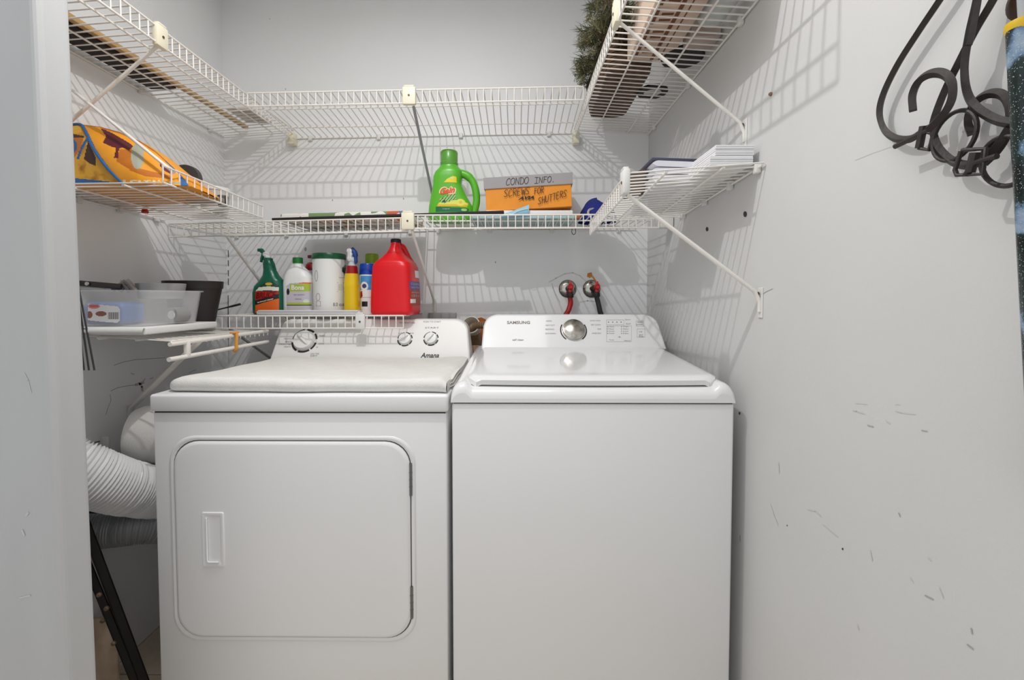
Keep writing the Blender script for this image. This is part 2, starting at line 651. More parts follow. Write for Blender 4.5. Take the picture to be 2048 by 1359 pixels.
# ------------------------------------------------------------------ dryer
DX0, DX1, FY = -0.893, -0.166, 1.072
dry = root('dryer', (-0.53, 1.40, 0), 'white clothes dryer with a square hinged front door', 'dryer')
DZT = 0.921
mb = MB().box((DX0 + 0.004, FY, 0.012), (DX1 - 0.002, 1.735, 0.877), 0.006)
part('cabinet', mb, APPL, dry)
for x in (DX0 + 0.05, DX1 - 0.05):
    for y in (FY + 0.06, 1.68):
        part('foot', MB().lathe([(0.022, 0), (0.022, 0.008), (0.014, 0.014)], (x, y, 0), 14), BLACK, dry)
part('top_panel', MB().box((DX0, FY - 0.006, 0.8785), (DX1 + 0.002, 1.735, DZT), 0.007, 3), APPL, dry)
part('seam', MB().box((DX0 + 0.008, FY + 0.0015, 0.874), (DX1 - 0.006, 1.72, 0.881)), SEAM, dry)
# door: raised panel in a rounded frame groove
fy = lambda px, py, Y=FY: at(px, py, Y)
dl, dr_ = at(352, 1074, FY).x, at(824, 1074, FY).x
dt, db = at(590, 879, FY).z, at(600, 1273, FY).z
outer = rrect(dl, db, dr_, dt, 0.062, 8)


def inset(poly, d):
    cx = sum(p[0] for p in poly) / len(poly)
    cy = sum(p[1] for p in poly) / len(poly)
    hx = max(abs(p[0] - cx) for p in poly)
    hy = max(abs(p[1] - cy) for p in poly)
    return [(cx + (p[0] - cx) * (hx - d) / hx, cy + (p[1] - cy) * (hy - d) / hy) for p in poly]


def rings(mb, polys, ys, close=True):
    o = len(mb.v)
    n = len(polys[0])
    for pl, y in zip(polys, ys):
        mb.v += [Vector((p[0], y, p[1])) for p in pl]
    for k in range(len(polys) - 1):
        for i in range(n):
            j = (i + 1) % n
            mb.f.append([o + k * n + i, o + k * n + j, o + (k + 1) * n + j, o + (k + 1) * n + i])
            mb.m.append(0)
    if close:
        mb.f.append([o + (len(polys) - 1) * n + i for i in range(n)])
        mb.m.append(0)
    return mb


frame = rings(MB(), [inset(outer, -0.010), inset(outer, -0.008), inset(outer, -0.003), inset(outer, 0.002)],
              [FY - 0.0002, FY - 0.003, FY - 0.0032, FY - 0.0003], False)
part('door_frame_bead', frame, APPL, dry, 60)
part('door_gap', rings(MB(), [inset(outer, -0.0022), inset(outer, 0.004)], [FY - 0.0012, FY - 0.0012], False), M('shadow_gap', (88, 88, 88), 0.8), dry)
door = part('door', rings(MB(), [inset(outer, 0.0028), inset(outer, 0.0032), inset(outer, 0.0075), inset(outer, 0.011)],
            [FY - 0.0005, FY - 0.004, FY - 0.0075, FY - 0.008]), APPL, dry, 40)
DY = FY - 0.008
# recessed pull
hx0, hx1 = at(405, 1080, DY).x, at(449, 1080, DY).x
hz1, hz0 = at(425, 1023, DY).z, at(425, 1132, DY).z
ho = rrect(hx0, hz0, hx1, hz1, 0.004, 3)
ii = rrect(hx0 + 0.012, hz0 + 0.010, hx1 - 0.009, hz1 - 0.010, 0.004, 3)
hd = rings(MB(), [ho, inset(ho, 0.0015), inset(ho, 0.005), ii, inset(ii, 0.0006), inset(ii, 0.003)],
           [DY, DY - 0.0024, DY - 0.0026, DY - 0.0012, DY - 0.0006, DY - 0.0004])
part('door_pull', hd, APPL, door, 25)
part('pull_lip', MB().tube([(hx0 + 0.0125, DY - 0.003, hz1 - 0.014), (hx0 + 0.013, DY - 0.0035, hz0 + 0.016), (hx0 + 0.016, DY - 0.003, hz0 + 0.0125), (hx1 - 0.013, DY - 0.003, hz0 + 0.0125)], 0.0022, 8), APPL, door)
for (ya, yb) in ((927, 992), (1174, 1238)):
    a, b = at(823, ya, DY), at(826, yb, DY)
    hx = dr_ - 0.001
    m_ = MB().tube([(hx, FY - 0.004, b.z), (hx, FY - 0.004, a.z)], 0.0034, 10)
    for t in (0.28, 0.5, 0.72):
        zz = b.z + (a.z - b.z) * t
        m_.tube([(hx, FY - 0.004, zz - 0.001), (hx, FY - 0.004, zz + 0.001)], 0.0041, 10)
    part('hinge', m_, STEEL, dry)

# console: sloping face with rounded upper corners
cP = Vector((-0.53, 1.602, 0.921))
cT = Vector((-0.53, 1.685, 1.073))
cU = (cT - cP)
cN = Vector((0, -cU.z, cU.y)).normalized()
cH = cU.length
cun = cU.normalized()
cw0, cw1 = DX0 - 0.006, DX1 + 0.001
rr = 0.055
prof = [(cw0, 0.0), (cw0 + 0.012, cH - rr * 0.6)] + \
       [(cw0 + 0.012 + rr * 0.6 * (1 - math.cos(t)), cH - rr * 0.6 * (1 - math.sin(t))) for t in [math.radians(q) for q in (20, 40, 60, 80, 90)]] + \
       [(cw1 - 0.014 - rr + rr * math.sin(t), cH - rr + rr * math.cos(t)) for t in [math.radians(q) for q in (0, 15, 30, 45, 60, 75, 90)]] + [(cw1, 0.0)]
face = lambda x, v: Vector((x, cP.y, cP.z)) + cun * v
backf = lambda x, v: Vector((x, 1.735, cP.z + cun.z * v))
mb = MB().prism(prof, face, backf)
con = part('console', mb, CONS, dry, 25)
bvm = con.modifiers.new('edge', 'BEVEL')
bvm.width = 0.006
bvm.segments = 3
bvm.limit_method = 'ANGLE'
onc = lambda px, py, e=0.0006: at_plane(px, py, cP + cN * e, cN)


def knob(parent, px, py, r, h, ang, name='knob'):
    c = onc(px, py, 0.0)
    U = Vector((1, 0, 0))
    # ring print, broken into black arcs
    mb = MB()
    for a0, a1 in ((100, 172), (188, 240), (250, 305), (312, 350), (8, 40), (50, 88)) if r > 0.015 else ((190, 350), (20, 70), (80, 160)):
        n = 8
        vv = []
        for k_ in range(n + 1):
            t = math.radians(a0 + (a1 - a0) * k_ / n)
            for q in (1.09, 1.27):
                vv.append(c + (U * math.cos(t) + cun * math.sin(t)) * r * q + cN * 0.0007)
        mb.add(vv, [[2 * i, 2 * i + 1, 2 * i + 3, 2 * i + 2] for i in range(n)])
    part('ring_print', mb, INK, parent)
    mb = MB().lathe([(r * 1.06, 0.0), (r * 1.04, h * 0.25), (r * 0.97, h * 0.5), (r * 0.93, h * 0.62), (r * 0.6, h * 0.68), (0.001, h * 0.7)], c, 32, axis=cN)
    k_ = part(name, mb, WHITE, parent)
    d = (U * math.cos(ang) + cun * math.sin(ang))
    e = cN.cross(d)
    mb = MB()
    vv = []
    for a, wd, hh in ((-0.92, 0.10, 0.5), (-0.6, 0.26, 1.0), (0.0, 0.24, 1.12), (0.6, 0.2, 1.0), (0.94, 0.08, 0.5)):
        p = c + d * (a * r)
        vv += [p - e * (wd * r) + cN * h * 0.5, p - e * (wd * r * 0.35) + cN * h * hh, p + e * (wd * r * 0.35) + cN * h * hh, p + e * (wd * r) + cN * h * 0.5]
    mb.add(vv, [[4 * i + j, 4 * i + j + 1, 4 * i + j + 5, 4 * i + j + 4] for i in range(4) for j in range(3)] + [[0, 1, 2, 3], [16, 17, 18, 19]])
    part('grip', mb, WHITE, k_, 50)


knob(con, 609, 681, 0.0375, 0.026, math.radians(-42))
knob(con, 810, 678, 0.0225, 0.02, math.radians(40))
knob(con, 862, 677, 0.0225, 0.02, math.radians(52))
mb = MB()
text_px(mb, 'Amana', 841, 705, 878, 715, onc, bold=0.02, shear=0.35)
part('lettering', mb, INK, con, 0)
mb = MB()
for (x0, y0, x1, t) in ((568, 677, 584, 'NORMAL'), (570, 683, 584, 'SENSOR'), (557, 688, 582, 'WRINKLE FREE'), (568, 693, 582, 'HEAVY'),
                        (638, 671, 650, 'TIMED'), (637, 687, 648, 'COTTON'), (632, 694, 636, 'OFF'), (621, 707, 638, 'LESS TIME'), (621, 711, 635, 'DRY'),
                        (798, 645, 830, 'TEMPERATURE'), (847, 643, 882, 'PUSH TO START'), (850, 655, 878, 'START'), (798, 666, 804, 'LO'), (821, 666, 827, 'HI')):
    text_px(mb, t, x0, y0 - 1.5, x1, y0 + 1.5, onc)
part('lettering', mb, INKG, con, 0)

# ------------------------------------------------------------------ washer
WX0, WX1 = -0.158, 0.530
wsh = root('washing_machine', (0.186, 1.40, 0), 'white top-loading washing machine with a glossy lid', 'washing machine')
part('cabinet', MB().box((WX0 + 0.002, FY, 0.012), (WX1 - 0.001, 1.72, 0.901), 0.007, 3), APPL, wsh)
for x in (WX0 + 0.05, WX1 - 0.05):
    for y in (FY + 0.06, 1.66):
        part('foot', MB().lathe([(0.022, 0), (0.022, 0.008), (0.014, 0.014)], (x, y, 0), 14), BLACK, wsh)
part('seam', MB().box((WX0 + 0.007, FY + 0.001, 0.8995), (WX1 - 0.006, 1.7, 0.905)), SEAM, wsh)
# top deck: lofted along depth, rounded shoulders
mb = MB()
WC = (WX0 + WX1) / 2
WH = (WX1 - WX0) / 2


def sstep(a, b, x):
    t = min(1.0, max(0.0, (x - a) / (b - a)))
    return t * t * (3 - 2 * t)


def deck(u, v):
    # u across from left to right (rounded shoulders), v from front to back
    y = FY - 0.003 + (v ** 1.6) * 0.625
    t = u * 2 - 1
    a = abs(t)
    rs, zb = 0.030, 0.9025
    d = y - (FY - 0.003)
    back = d / 0.625
    if a > 0.9:                       # the last tenth walks down the shoulder
        q = (a - 0.9) / 0.1
        th = min(1.0, q / 0.7) * math.pi / 2
        xx = WH - rs + rs * math.sin(th)
        drop = rs * (1 - math.cos(th))
        fall = max(0.0, (q - 0.7) / 0.3)
    else:
        xx = a / 0.9 * (WH - rs)
        drop, fall = 0.0, 0.0
    side = sstep(WH - 0.052, WH - 0.032, xx)
    top = 0.936 + 0.014 * side + 0.022 * back + 0.010 * sstep(0.03, 0.1, d) * (1 - side)
    rf = 0.024
    top -= rf * (1 - math.sqrt(max(0.0, 1 - (1 - min(1.0, d / rf)) ** 2)))
    z = top - drop
    z = z + (zb - z) * fall
    return (WC + math.copysign(xx, t), y, max(zb, z))


mb.grid(deck, 120, 50)
# skirt at the front
fr = [deck(i / 120, 0) for i in range(121)]
o = len(mb.v)
mb.v += [Vector(p) for p in fr] + [Vector((p[0], p[1], 0.9025)) for p in fr]
for i in range(120):
    mb.f.append([o + i, o + i + 1, o + 121 + i + 1, o + 121 + i])
    mb.m.append(0)
mb.box((WX0 + 0.004, FY + 0.01, 0.9025), (WX1 - 0.004, 1.69, 0.912))
part('top_deck', mb, APPLG, wsh, 50)

# lid: rounded sheet with drooping front edge
LX0, LX1 = at(931, 768, 1.098).x, at(1441, 768, 1.098).x
LY0, LY1 = 1.094, 1.565


def lid(u, v):
    y = LY0 + v * (LY1 - LY0)
    # plan outline narrows slightly towards the hinge, rounded front corners
    rc = 0.055
    ins = 0.0
    dy = y - LY0
    if dy < rc:
        ins = rc - math.sqrt(max(0, rc * rc - (rc - dy) ** 2))
        ins *= 0.5
    x0, x1 = LX0 + ins + 0.0 * v, LX1 - ins + 0.012 * v
    t = u * 2 - 1
    x = (x0 + x1) / 2 + t * (x1 - x0) / 2
    bow = 0.008 * (1 - t * t) * (1 - v)
    y -= bow * 1.2
    edge = 1 - min(1.0, (1 - abs(t)) / 0.05)
    fe = 1 - min(1.0, v / 0.05)
    z = 0.962 + 0.018 * v - 0.006 * edge ** 2 - 0.009 * fe ** 2
    return Vector((x, y, z))


mb = MB()
mb.grid(lid, 48, 40)
mb.grid(lambda u, v: lid(u, v) - Vector((0, -0.002 if v == 0 else 0, 0.012)), 48, 40, flip=True)
lo_ = [lid(i / 48, 0) for i in range(49)]
mb.add(lo_ + [p - Vector((0, -0.002, 0.012)) for p in lo_], [[i, i + 1, i + 50, i + 49] for i in range(48)])
for uu in (0, 1):
    e_ = [lid(uu, j / 40) for j in range(41)]
    mb.add(e_ + [p - Vector((0, 0, 0.012)) for p in e_], [[i, i + 1, i + 42, i + 41] for i in range(40)])
part('lid', mb, APPLG, wsh, 50)
part('lid_gasket', MB().box((LX0 + 0.02, 1.125, 0.936), (LX1 - 0.02, 1.55, 0.953), 0.004), CONS, wsh)

# console
wP = Vector((0.186, 1.560, 0.972))
wT = Vector((0.186, 1.640, 1.093))
wU = wT - wP
wH = wU.length
wun = wU.normalized()
wN = Vector((0, -wU.z, wU.y)).normalized()
x0, x1 = WX0 + 0.036, WX1 + 0.001
r_ = 0.05
prof = [(x0, 0.0), (x0 + 0.004, wH - r_)] + \
       [(x0 + 0.006 + r_ * (1 - math.cos(t)), wH - r_ * (1 - math.sin(t))) for t in [math.radians(q) for q in (15, 30, 45, 60, 75, 90)]] + \
       [(x1 - 0.012 - r_ + r_ * math.sin(t), wH - r_ + r_ * math.cos(t)) for t in [math.radians(q) for q in (0, 15, 30, 45, 60, 75, 90)]] + [(x1, 0.0)]
wface = lambda x, v: Vector((x, wP.y, wP.z)) + wun * v
wback = lambda x, v: Vector((x, 1.70, wP.z + wun.z * v * 0.985))
mb = MB().prism(prof, wface, wback)
wcon = part('console', mb, APPLG, wsh, 25)
bvm = wcon.modifiers.new('edge', 'BEVEL')
bvm.width = 0.006
bvm.segments = 3
bvm.limit_method = 'ANGLE'
onw = lambda px, py, e=0.0006: at_plane(px, py, wP + wN * e, wN)
dc = onw(1147, 660, 0.0)
dial = part('dial', MB().lathe([(0.0405, 0), (0.0405, 0.010), (0.039, 0.013), (0.037, 0.0135), (0.030, 0.018), (0.018, 0.021), (0.001, 0.022)], dc, 40, axis=wN), CHROME, wcon)
mb = MB()
for a0, a1 in ((150, 232), (308, 390)):
    vv = []
    n = 12
    for k in range(n + 1):
        t = math.radians(a0 + (a1 - a0) * k / n)
        for q in (0.0445, 0.0485):
            vv.append(dc + (Vector((1, 0, 0)) * math.cos(t) + wun * math.sin(t)) * q + wN * 0.0007)
    mb.add(vv, [[2 * i, 2 * i + 1, 2 * i + 3, 2 * i + 2] for i in range(n)])
part('dial_ring_print', mb, INK, wcon, 0)
mb = MB()
text_px(mb, 'SAMSUNG', 1014, 641.5, 1060, 647.5, onw, bold=0.03)
part('lettering', mb, M('ink_silver', (120, 114, 108), 0.45, 0.2), wcon, 0)
mb = MB()
text_px(mb, 'self clean', 1025, 677, 1047, 681, onw, bold=0.01)
part('lettering', mb, INKG, wcon, 0)
mb = MB()
for (xa, y, xb, t) in ((1092, 641.5, 1104, 'NORMAL'), (1091, 650, 1110, 'HEAVY DUTY'), (1091, 658, 1108, 'BEDDING'), (1091, 666.5, 1112, 'ECO NORMAL'),
                       (1180, 641, 1201, 'QUICK WASH'), (1182, 649, 1201, 'SELF CLEAN'), (1195, 657.5, 1202, 'RINSE'), (1184, 666, 1202, 'RINSE SPIN')):
    if t == 'QUICK WASH':
        part('lettering', mb, INKG, wcon, 0)
        mb = MB()
    text_px(mb, t, xa, y - 1.3, xb, y + 1.3, onw)
part('lettering', mb, INKG, wcon, 0)
mb = MB()
for (xa, y, xb, t) in ((1275, 644, 1286, 'on'), (1273, 649, 1286, 'power'), (1278, 663, 1284, '>II'), (1278, 669, 1286, 'Start'), (1278, 672, 1287, 'Pause'),
                       (1218, 679.5, 1228, 'Temp'), (1248, 681, 1261, 'Options'), (1236, 673.5, 1242, '+'), (1250, 639, 1261, 'Spin'), (1252, 647, 1261, 'Soil')):
    text_px(mb, t, xa, y - 1.4, xb, y + 1.4, onw)
for q in range(4):
    text_px(mb, ['Hot', 'Warm', 'Cool', 'Cold'][q], 1217, 653 + q * 4.4 - 1.2, 1228, 653 + q * 4.4 + 1.2, onw)
    text_px(mb, ['High', 'Medium', 'Low', 'No'][q], 1246, 653 + q * 4.4 - 1.2, 1257, 653 + q * 4.4 + 1.2, onw)
    for cx_ in (1215, 1243):
        mb.add([onw(cx_ - .8, 652.2 + q * 4.4), onw(cx_ + .8, 652.2 + q * 4.4), onw(cx_ + .8, 653.8 + q * 4.4), onw(cx_ - .8, 653.8 + q * 4.4)], [[0, 1, 2, 3]])
    cx_ = 1217 + q * 8.4
    mb.add([onw(cx_ - 1, 642.6), onw(cx_ + 1, 642.6), onw(cx_ + 1, 644.8), onw(cx_ - 1, 644.8)], [[0, 1, 2, 3]])


def outline(mb, x0, y0, x1, y1, fn, t=0.35):
    for a, b, c, d in ((x0, y0, x1, y0 + t), (x0, y1 - t, x1, y1), (x0, y0, x0 + t, y1), (x1 - t, y0, x1, y1)):
        mb.add([fn(a, b), fn(c, b), fn(c, d), fn(a, d)], [[0, 1, 2, 3]])


outline(mb, 1213, 639, 1248, 649, onw)
outline(mb, 1213, 651, 1263, 683, onw)
outline(mb, 1272, 641, 1288, 652, onw)
outline(mb, 1274, 657, 1290, 674, onw)
part('lettering', mb, INKG, wcon, 0)

# ------------------------------------------------------------------ folded towel on the dryer
TX0, TX1 = at(322, 775, 1.085).x, at(893, 775, 1.085).x
mb = MB()


def towel(u, v):
    # v 0..1 : under front edge -> over the front roll -> back
    x = TX0 + u * (TX1 - TX0)
    wob = 0.003 * math.sin(u * 9 + 1) + 0.002 * math.sin(u * 23)
    th = 0.034 + 0.003 * math.sin(u * 7)
    el = min(1, u / 0.05)
    er = min(1, (1 - u) / 0.02)
    th *= (0.45 + 0.55 * math.sqrt(el)) * (0.7 + 0.3 * er)
    front = 1.082 + 0.03 * (1 - el) ** 2
    if v < 0.3:
        a = -math.pi / 2 - (v / 0.3) * math.pi
        r = th / 2
        y = front + r + r * math.cos(a)
        z = DZT + 0.001 + r + r * math.sin(a) * 1.0
        if v < 0.02:
            z = DZT + 0.001
    else:
        t = (v - 0.3) / 0.7
        y = front + th / 2 + t * (1.583 - front - th / 2)
        z = DZT + 0.001 + th * (1 - 0.45 * t) + 0.0022 * math.sin(t * 9 + u * 5) * t + 0.0016 * math.sin(u * 21 + t * 13)
    if u < 0.5 and v > 0.3:
        x += (0.5 - u) * 2 * 0.0 * v
    return (x, y + wob * (1 - v), z)


mb.grid(towel, 70, 44)
for uu in (0, 1):
    e_ = [Vector(towel(uu, 0.3 + 0.7 * j / 30)) for j in range(31)]
    mb.add(e_ + [Vector((p.x, p.y, DZT + 0.001)) for p in e_], [[i, i + 1, i + 32, i + 31] for i in range(30)])
# layered fold at the right end
for q in range(3):
    mb.grid(lambda u, v, q=q: (TX1 - 0.004 + 0.013 * v - 0.002 * q, 1.11 + 0.2 * u + 0.05 * v, DZT + 0.006 + 0.008 * q + 0.004 * math.sin(u * 3) - 0.0 * v), 12, 4)
thing('folded_towel', mb, M('towel_cloth', (224, 223, 219), 0.9, var=0.03, scale=30, bump=0.5, bscale=420), 'off-white folded cloth laid flat on top of the dryer', 'towel', smooth=70)

# ------------------------------------------------------------------ things on the lowest back shelf
BZ = 1.088 + WR
# white tray lying along the front
a, b = at(516, 625, 1.625), at(722, 625, 1.625)
mb = MB()
mb.box((a.x, 1.612, BZ), (b.x, 1.642, BZ + 0.016), 0.005, 3)
mb.box((a.x + 0.006, 1.610, BZ + 0.012), (b.x - 0.006, 1.644, BZ + 0.019), 0.003, 2)
thing('tray', mb, M('tray_grey_white', (206, 206, 208), 0.5), 'low pale tray lying in front of the cleaning bottles', 'tray')

# green spray bottle
Y0 = 1.70


def px_dim(px0, px1, py, Y):
    return at(px0, py, Y).x, at(px1, py, Y).x


def zz(py, Y):
    return at(700, py, Y).z


GREEN = M('bottle_green', (0, 92, 70), 0.3, var=0.03)
Ys = 1.70
xl, xr = px_dim(509, 569, 600, Ys)
cx, hw = (xl + xr) / 2, (xr - xl) / 2
sp = root('spray_bottle', (cx, Ys, BZ), 'dark green spray bottle with orange and black label, left end of lowest shelf', 'spray bottle')
secs = [(BZ, cx, Ys, hw * 0.93, 0.030, 3), (BZ + 0.008, cx, Ys, hw, 0.034, 3.2), (zz(585, Ys), cx, Ys, hw, 0.034, 3.2), (zz(572, Ys), cx + 0.003, Ys, hw * 0.93, 0.033, 3),
        (zz(560, Ys), cx + 0.010, Ys, hw * 0.72, 0.029, 2.6), (zz(550, Ys), cx + 0.008, Ys, hw * 0.5, 0.024, 2.2), (zz(540, Ys), cx + 0.004, Ys, hw * 0.40, 0.021, 2),
        (zz(526, Ys), cx + 0.0, Ys, hw * 0.36, 0.019, 2), (zz(521, Ys), cx - 0.001, Ys, hw * 0.30, 0.017, 2)]
spl = Loft(secs)
sb = part('body', spl.build(MB()), GREEN, sp)
part('collar', MB().lathe([(0.0165, 0), (0.0165, 0.012), (0.0125, 0.015)], (cx - 0.002, Ys, zz(523, Ys)), 20), GREEN, sp)
trg = at(528, 512, Ys)
mb = MB()
mb.tube(spline([(cx - 0.002, Ys, zz(518, Ys)), (cx - 0.004, Ys, zz(512, Ys)), (cx - 0.018, Ys, zz(506, Ys))], 4), [0.011] * 8 + [0.008], 10)
part('sprayer_head', mb, M('sprayer_clear_white', (222, 224, 226), 0.3), sp)
mb = MB()
n0, n1, n2, n3 = at(521, 500, Ys), at(527, 506, Ys), at(524, 516, Ys), at(522, 524, Ys)
mb.tube(spline([n0 + Vector((0, 0, 0.002)), n1, n2, n3], 5), [0.008] * 4 + [0.007] * 4 + [0.006] * 4 + [0.005] * 4, 10)
mb.box(n0 + Vector((-0.009, -0.008, -0.006)), n0 + Vector((0.010, 0.008, 0.006)), 0.003)
mb.tube([n1, at(532, 513, Ys)], [0.007, 0.003], 8)
part('trigger', mb, GREEN, sp)
LB = [M('label_black', (26, 24, 24), 0.5), M('label_red', (176, 28, 26), 0.5), M('label_orange', (222, 98, 24), 0.5), M('label_cream', (214, 220, 205), 0.5),
      M('label_darkgreen', (14, 54, 36), 0.5), M('label_gold', (206, 168, 40), 0.5), M('label_lime', (168, 190, 62), 0.5), M('label_lilac', (196, 190, 200), 0.5)]


def paint(lo, px0, py0, px1, py1, Y, fn, nu=70, nv=70, eps=0.0006):
    """printed label: fine patch on a bottle's camera side, colour index chosen by fn(px, py)"""
    mb = MB()

    def P(u, v):
        p = at(px0 + u * (px1 - px0), py1 + v * (py0 - py1), Y)
        return lo.front(p.x, p.z, eps)
    mb.grid(P, nu, nv, mfn=lambda u, v: fn(px0 + u * (px1 - px0), py1 + v * (py0 - py1)))
    return mb


def green_label(x, y):
    if in_ell(x, y, 538, 567.5, 7, 2.8):
        return 5
    if not in_poly(x, y, [(511, 583), (520, 572), (530, 565), (545, 564), (556, 570), (557, 620), (511, 625)]):
        return None
    if y < 572 + abs(x - 538) * 0.12:
        return 4
    if y < 580 + abs(x - 536) * 0.08 and y > 571:
        return 3
    band = 604 - (x - 511) * 0.30
    if y > band + 6:
        return 2
    if y > band - 3:
        return 0
    return 0 if y < 582.5 else 1


lb = part('label', paint(spl, 509, 562, 559, 626, Ys - 0.03, green_label), LB, sb)
mb = MB()
onb = lambda px, py, lo=spl, Y=Ys - 0.03, e=0.0012: lo.front(at(px, py, Y).x, at(px, py, Y).z, e)
text_px(mb, 'BRUCE', 513, 585, 553, 597, onb, bold=0.03, shear=0.2, tilt=-3)
part('lettering', mb, M('print_dark_red', (96, 10, 12), 0.5), lb, 0)
mb = MB()
text_px(mb, 'hardwood cleaner', 516, 603, 548, 606, onb, bold=0.03, tilt=-8)
part('lettering', mb, LB[3], lb, 0)

# white bottle with green cap
Ys = 1.715
xl, xr = px_dim(571, 627, 600, Ys)
cx, hw = (xl + xr) / 2, (xr - xl) / 2
bo = root('cleaner_bottle', (cx, Ys, BZ), 'white bottle with green cap beside the green spray bottle', 'bottle')
secs = [(BZ, cx, Ys, hw * 0.93, 0.033, 3.4), (BZ + 0.006, cx, Ys, hw, 0.036, 3.6), (zz(566, Ys), cx, Ys, hw, 0.036, 3.6), (zz(553, Ys), cx, Ys, hw * 0.95, 0.035, 3),
        (zz(543, Ys), cx - 0.002, Ys, hw * 0.78, 0.031, 2.5), (zz(535, Ys), cx - 0.004, Ys, hw * 0.5, 0.024, 2), (zz(530, Ys), cx - 0.004, Ys, hw * 0.38, 0.019, 2), (zz(527, Ys), cx - 0.004, Ys, hw * 0.36, 0.018, 2)]
bl_ = Loft(secs)
bb = part('body', bl_.build(MB()), WHITE, bo)
part('cap', MB().lathe([(0.0185, 0), (0.0185, 0.021), (0.0165, 0.0235)], (cx - 0.004, Ys, zz(527, Ys)), 24), M('cap_green', (16, 120, 40), 0.4), bo)


def bona_label(x, y):
    if not in_poly(x, y, [(572, 572), (580, 566), (618, 564), (618, 618), (573, 618)]):
        return None
    if in_poly(x, y, [(580, 568), (617, 567), (617, 582), (580, 583)]):
        return 6
    if in_poly(x, y, [(598, 564), (618, 561), (618, 567), (598, 567)]):
        return 2
    if in_ell(x, y, 576, 583, 3, 6.5):
        return 0
    if 605 < y < 609:
        return 6
    if 609 <= y < 610.5:
        return 0
    if in_ell(x, y, 611, 602, 5, 4):
        return 3
    return 7


lb = part('label', paint(bl_, 571, 561, 619, 619, Ys - 0.036, bona_label), LB, bb)
mb = MB()
onb = lambda px, py: bl_.front(at(px, py, Ys - 0.036).x, at(px, py, Ys - 0.036).z, 0.0012)
text_px(mb, 'Bona', 583, 569.5, 608, 579.5, onb, bold=0.03)
part('lettering', mb, WHITE, lb, 0)
mb = MB()
text_px(mb, 'pet system', 588, 588, 608, 591, onb)
text_px(mb, 'cleaner', 590, 596, 604, 598.5, onb)
part('lettering', mb, M('print_violet', (110, 92, 128), 0.6), lb, 0)

# crimson-capped bottle behind
Ys = 1.80
p = at(625, 560, Ys)
cb = root('cleaner_bottle', (p.x, Ys, BZ), 'slim bottle with crimson cap standing behind the white tub', 'bottle')
part('body', MB().lathe([(0.022, 0), (0.024, 0.004), (0.024, zz(545, Ys) - BZ), (0.016, zz(533, Ys) - BZ), (0.011, zz(528, Ys) - BZ), (0.011, zz(518, Ys) - BZ)], (p.x, Ys, BZ), 20), M('bottle_pale', (214, 208, 212), 0.3), cb)
part('cap', MB().lathe([(0.0135, 0), (0.0135, zz(511, Ys) - zz(516, Ys)), (0.011, zz(510, Ys) - zz(516, Ys))], (p.x - 0.004, Ys, zz(516, Ys)), 20), M('cap_crimson', (112, 36, 66), 0.4), cb)
part('neck_tag', MB().lathe([(0.0245, 0), (0.0265, 0.006), (0.0245, 0.022), (0.017, 0.03)], (p.x, Ys, zz(540, Ys)), 20), M('tag_red', (168, 24, 30), 0.3), cb)

# white wipes tub
Ys = 1.72
xl, xr = px_dim(628, 690, 570, Ys)
cx, hw = (xl + xr) / 2, (xr - xl) / 2
tb = root('wipes_tub', (cx, Ys, BZ), 'tall white round tub with dark green lid', 'tub')
H = zz(517, Ys) - BZ
tub = Loft([(BZ, cx, Ys, hw * 0.96, hw * 0.96, 2), (BZ + 0.004, cx, Ys, hw * 0.985, hw * 0.985, 2), (BZ + H, cx, Ys, hw, hw, 2)])
tbb = part('body', tub.build(MB(), 36), WHITE, tb)
part('lid', MB().lathe([(hw * 1.02, 0), (hw * 1.03, 0.004), (hw * 1.03, 0.018), (hw * 0.99, 0.022), (hw * 0.9, 0.0225), (0.001, 0.0225)], (cx, Ys, BZ + H - 0.004), 36), M('lid_green', (8, 84, 52), 0.35), tb)
ont = lambda px, py: tub.front(at(px, py, Ys - hw).x, at(px, py, Ys - hw).z, 0.0008)
mb = MB()
mb.add([ont(*q) for q in [(680, 527), (684.5, 533), (685, 541), (680, 546.5), (675.5, 541), (675.8, 533)]], [[0, 1, 2, 3, 4, 5]])
part('emblem', mb, M('emblem_green', (30, 52, 42), 0.5), tbb, 0)
mb = MB()
for y in (564, 582):
    mb.add([ont(670, y), ont(678, y + .3), ont(686, y + 1), ont(686, y + 2.4), ont(678, y + 1.7), ont(670, y + 1.2)], [[0, 1, 4, 5], [1, 2, 3, 4]])
for cx_, cy_, rx_, ry_ in ((631, 551, 4, 11), (635, 593.5, 5, 7.5)):
    vv = []
    for k in range(24):
        t = 2 * math.pi * k / 24
        vv += [ont(cx_ + rx_ * math.cos(t), cy_ + ry_ * math.sin(t)), ont(cx_ + (rx_ - .7) * math.cos(t), cy_ + (ry_ - .7) * math.sin(t))]
    mb.add(vv, [[2 * i, 2 * i + 1, (2 * i + 3) % 48, (2 * i + 2) % 48] for i in range(24)])
outline(mb, 630.5, 602, 641, 612, ont, 0.6)
text_px(mb, '8.0 oz', 664, 605, 678, 612, ont, bold=0.01)
text_px(mb, 'Wipes', 672, 553, 685, 556, ont)
for q in range(5):
    text_px(mb, 'disinfecting', 671, 568 + q * 2.6, 685, 569.5 + q * 2.6, ont)
part('lettering', mb, M('print_grey', (120, 118, 118), 0.6), tbb, 0)
mb = MB()
text_px(mb, 'SEVEN', 676.5, 537, 684, 541, ont, bold=0.02)
part('lettering', mb, LB[3], tbb, 0)

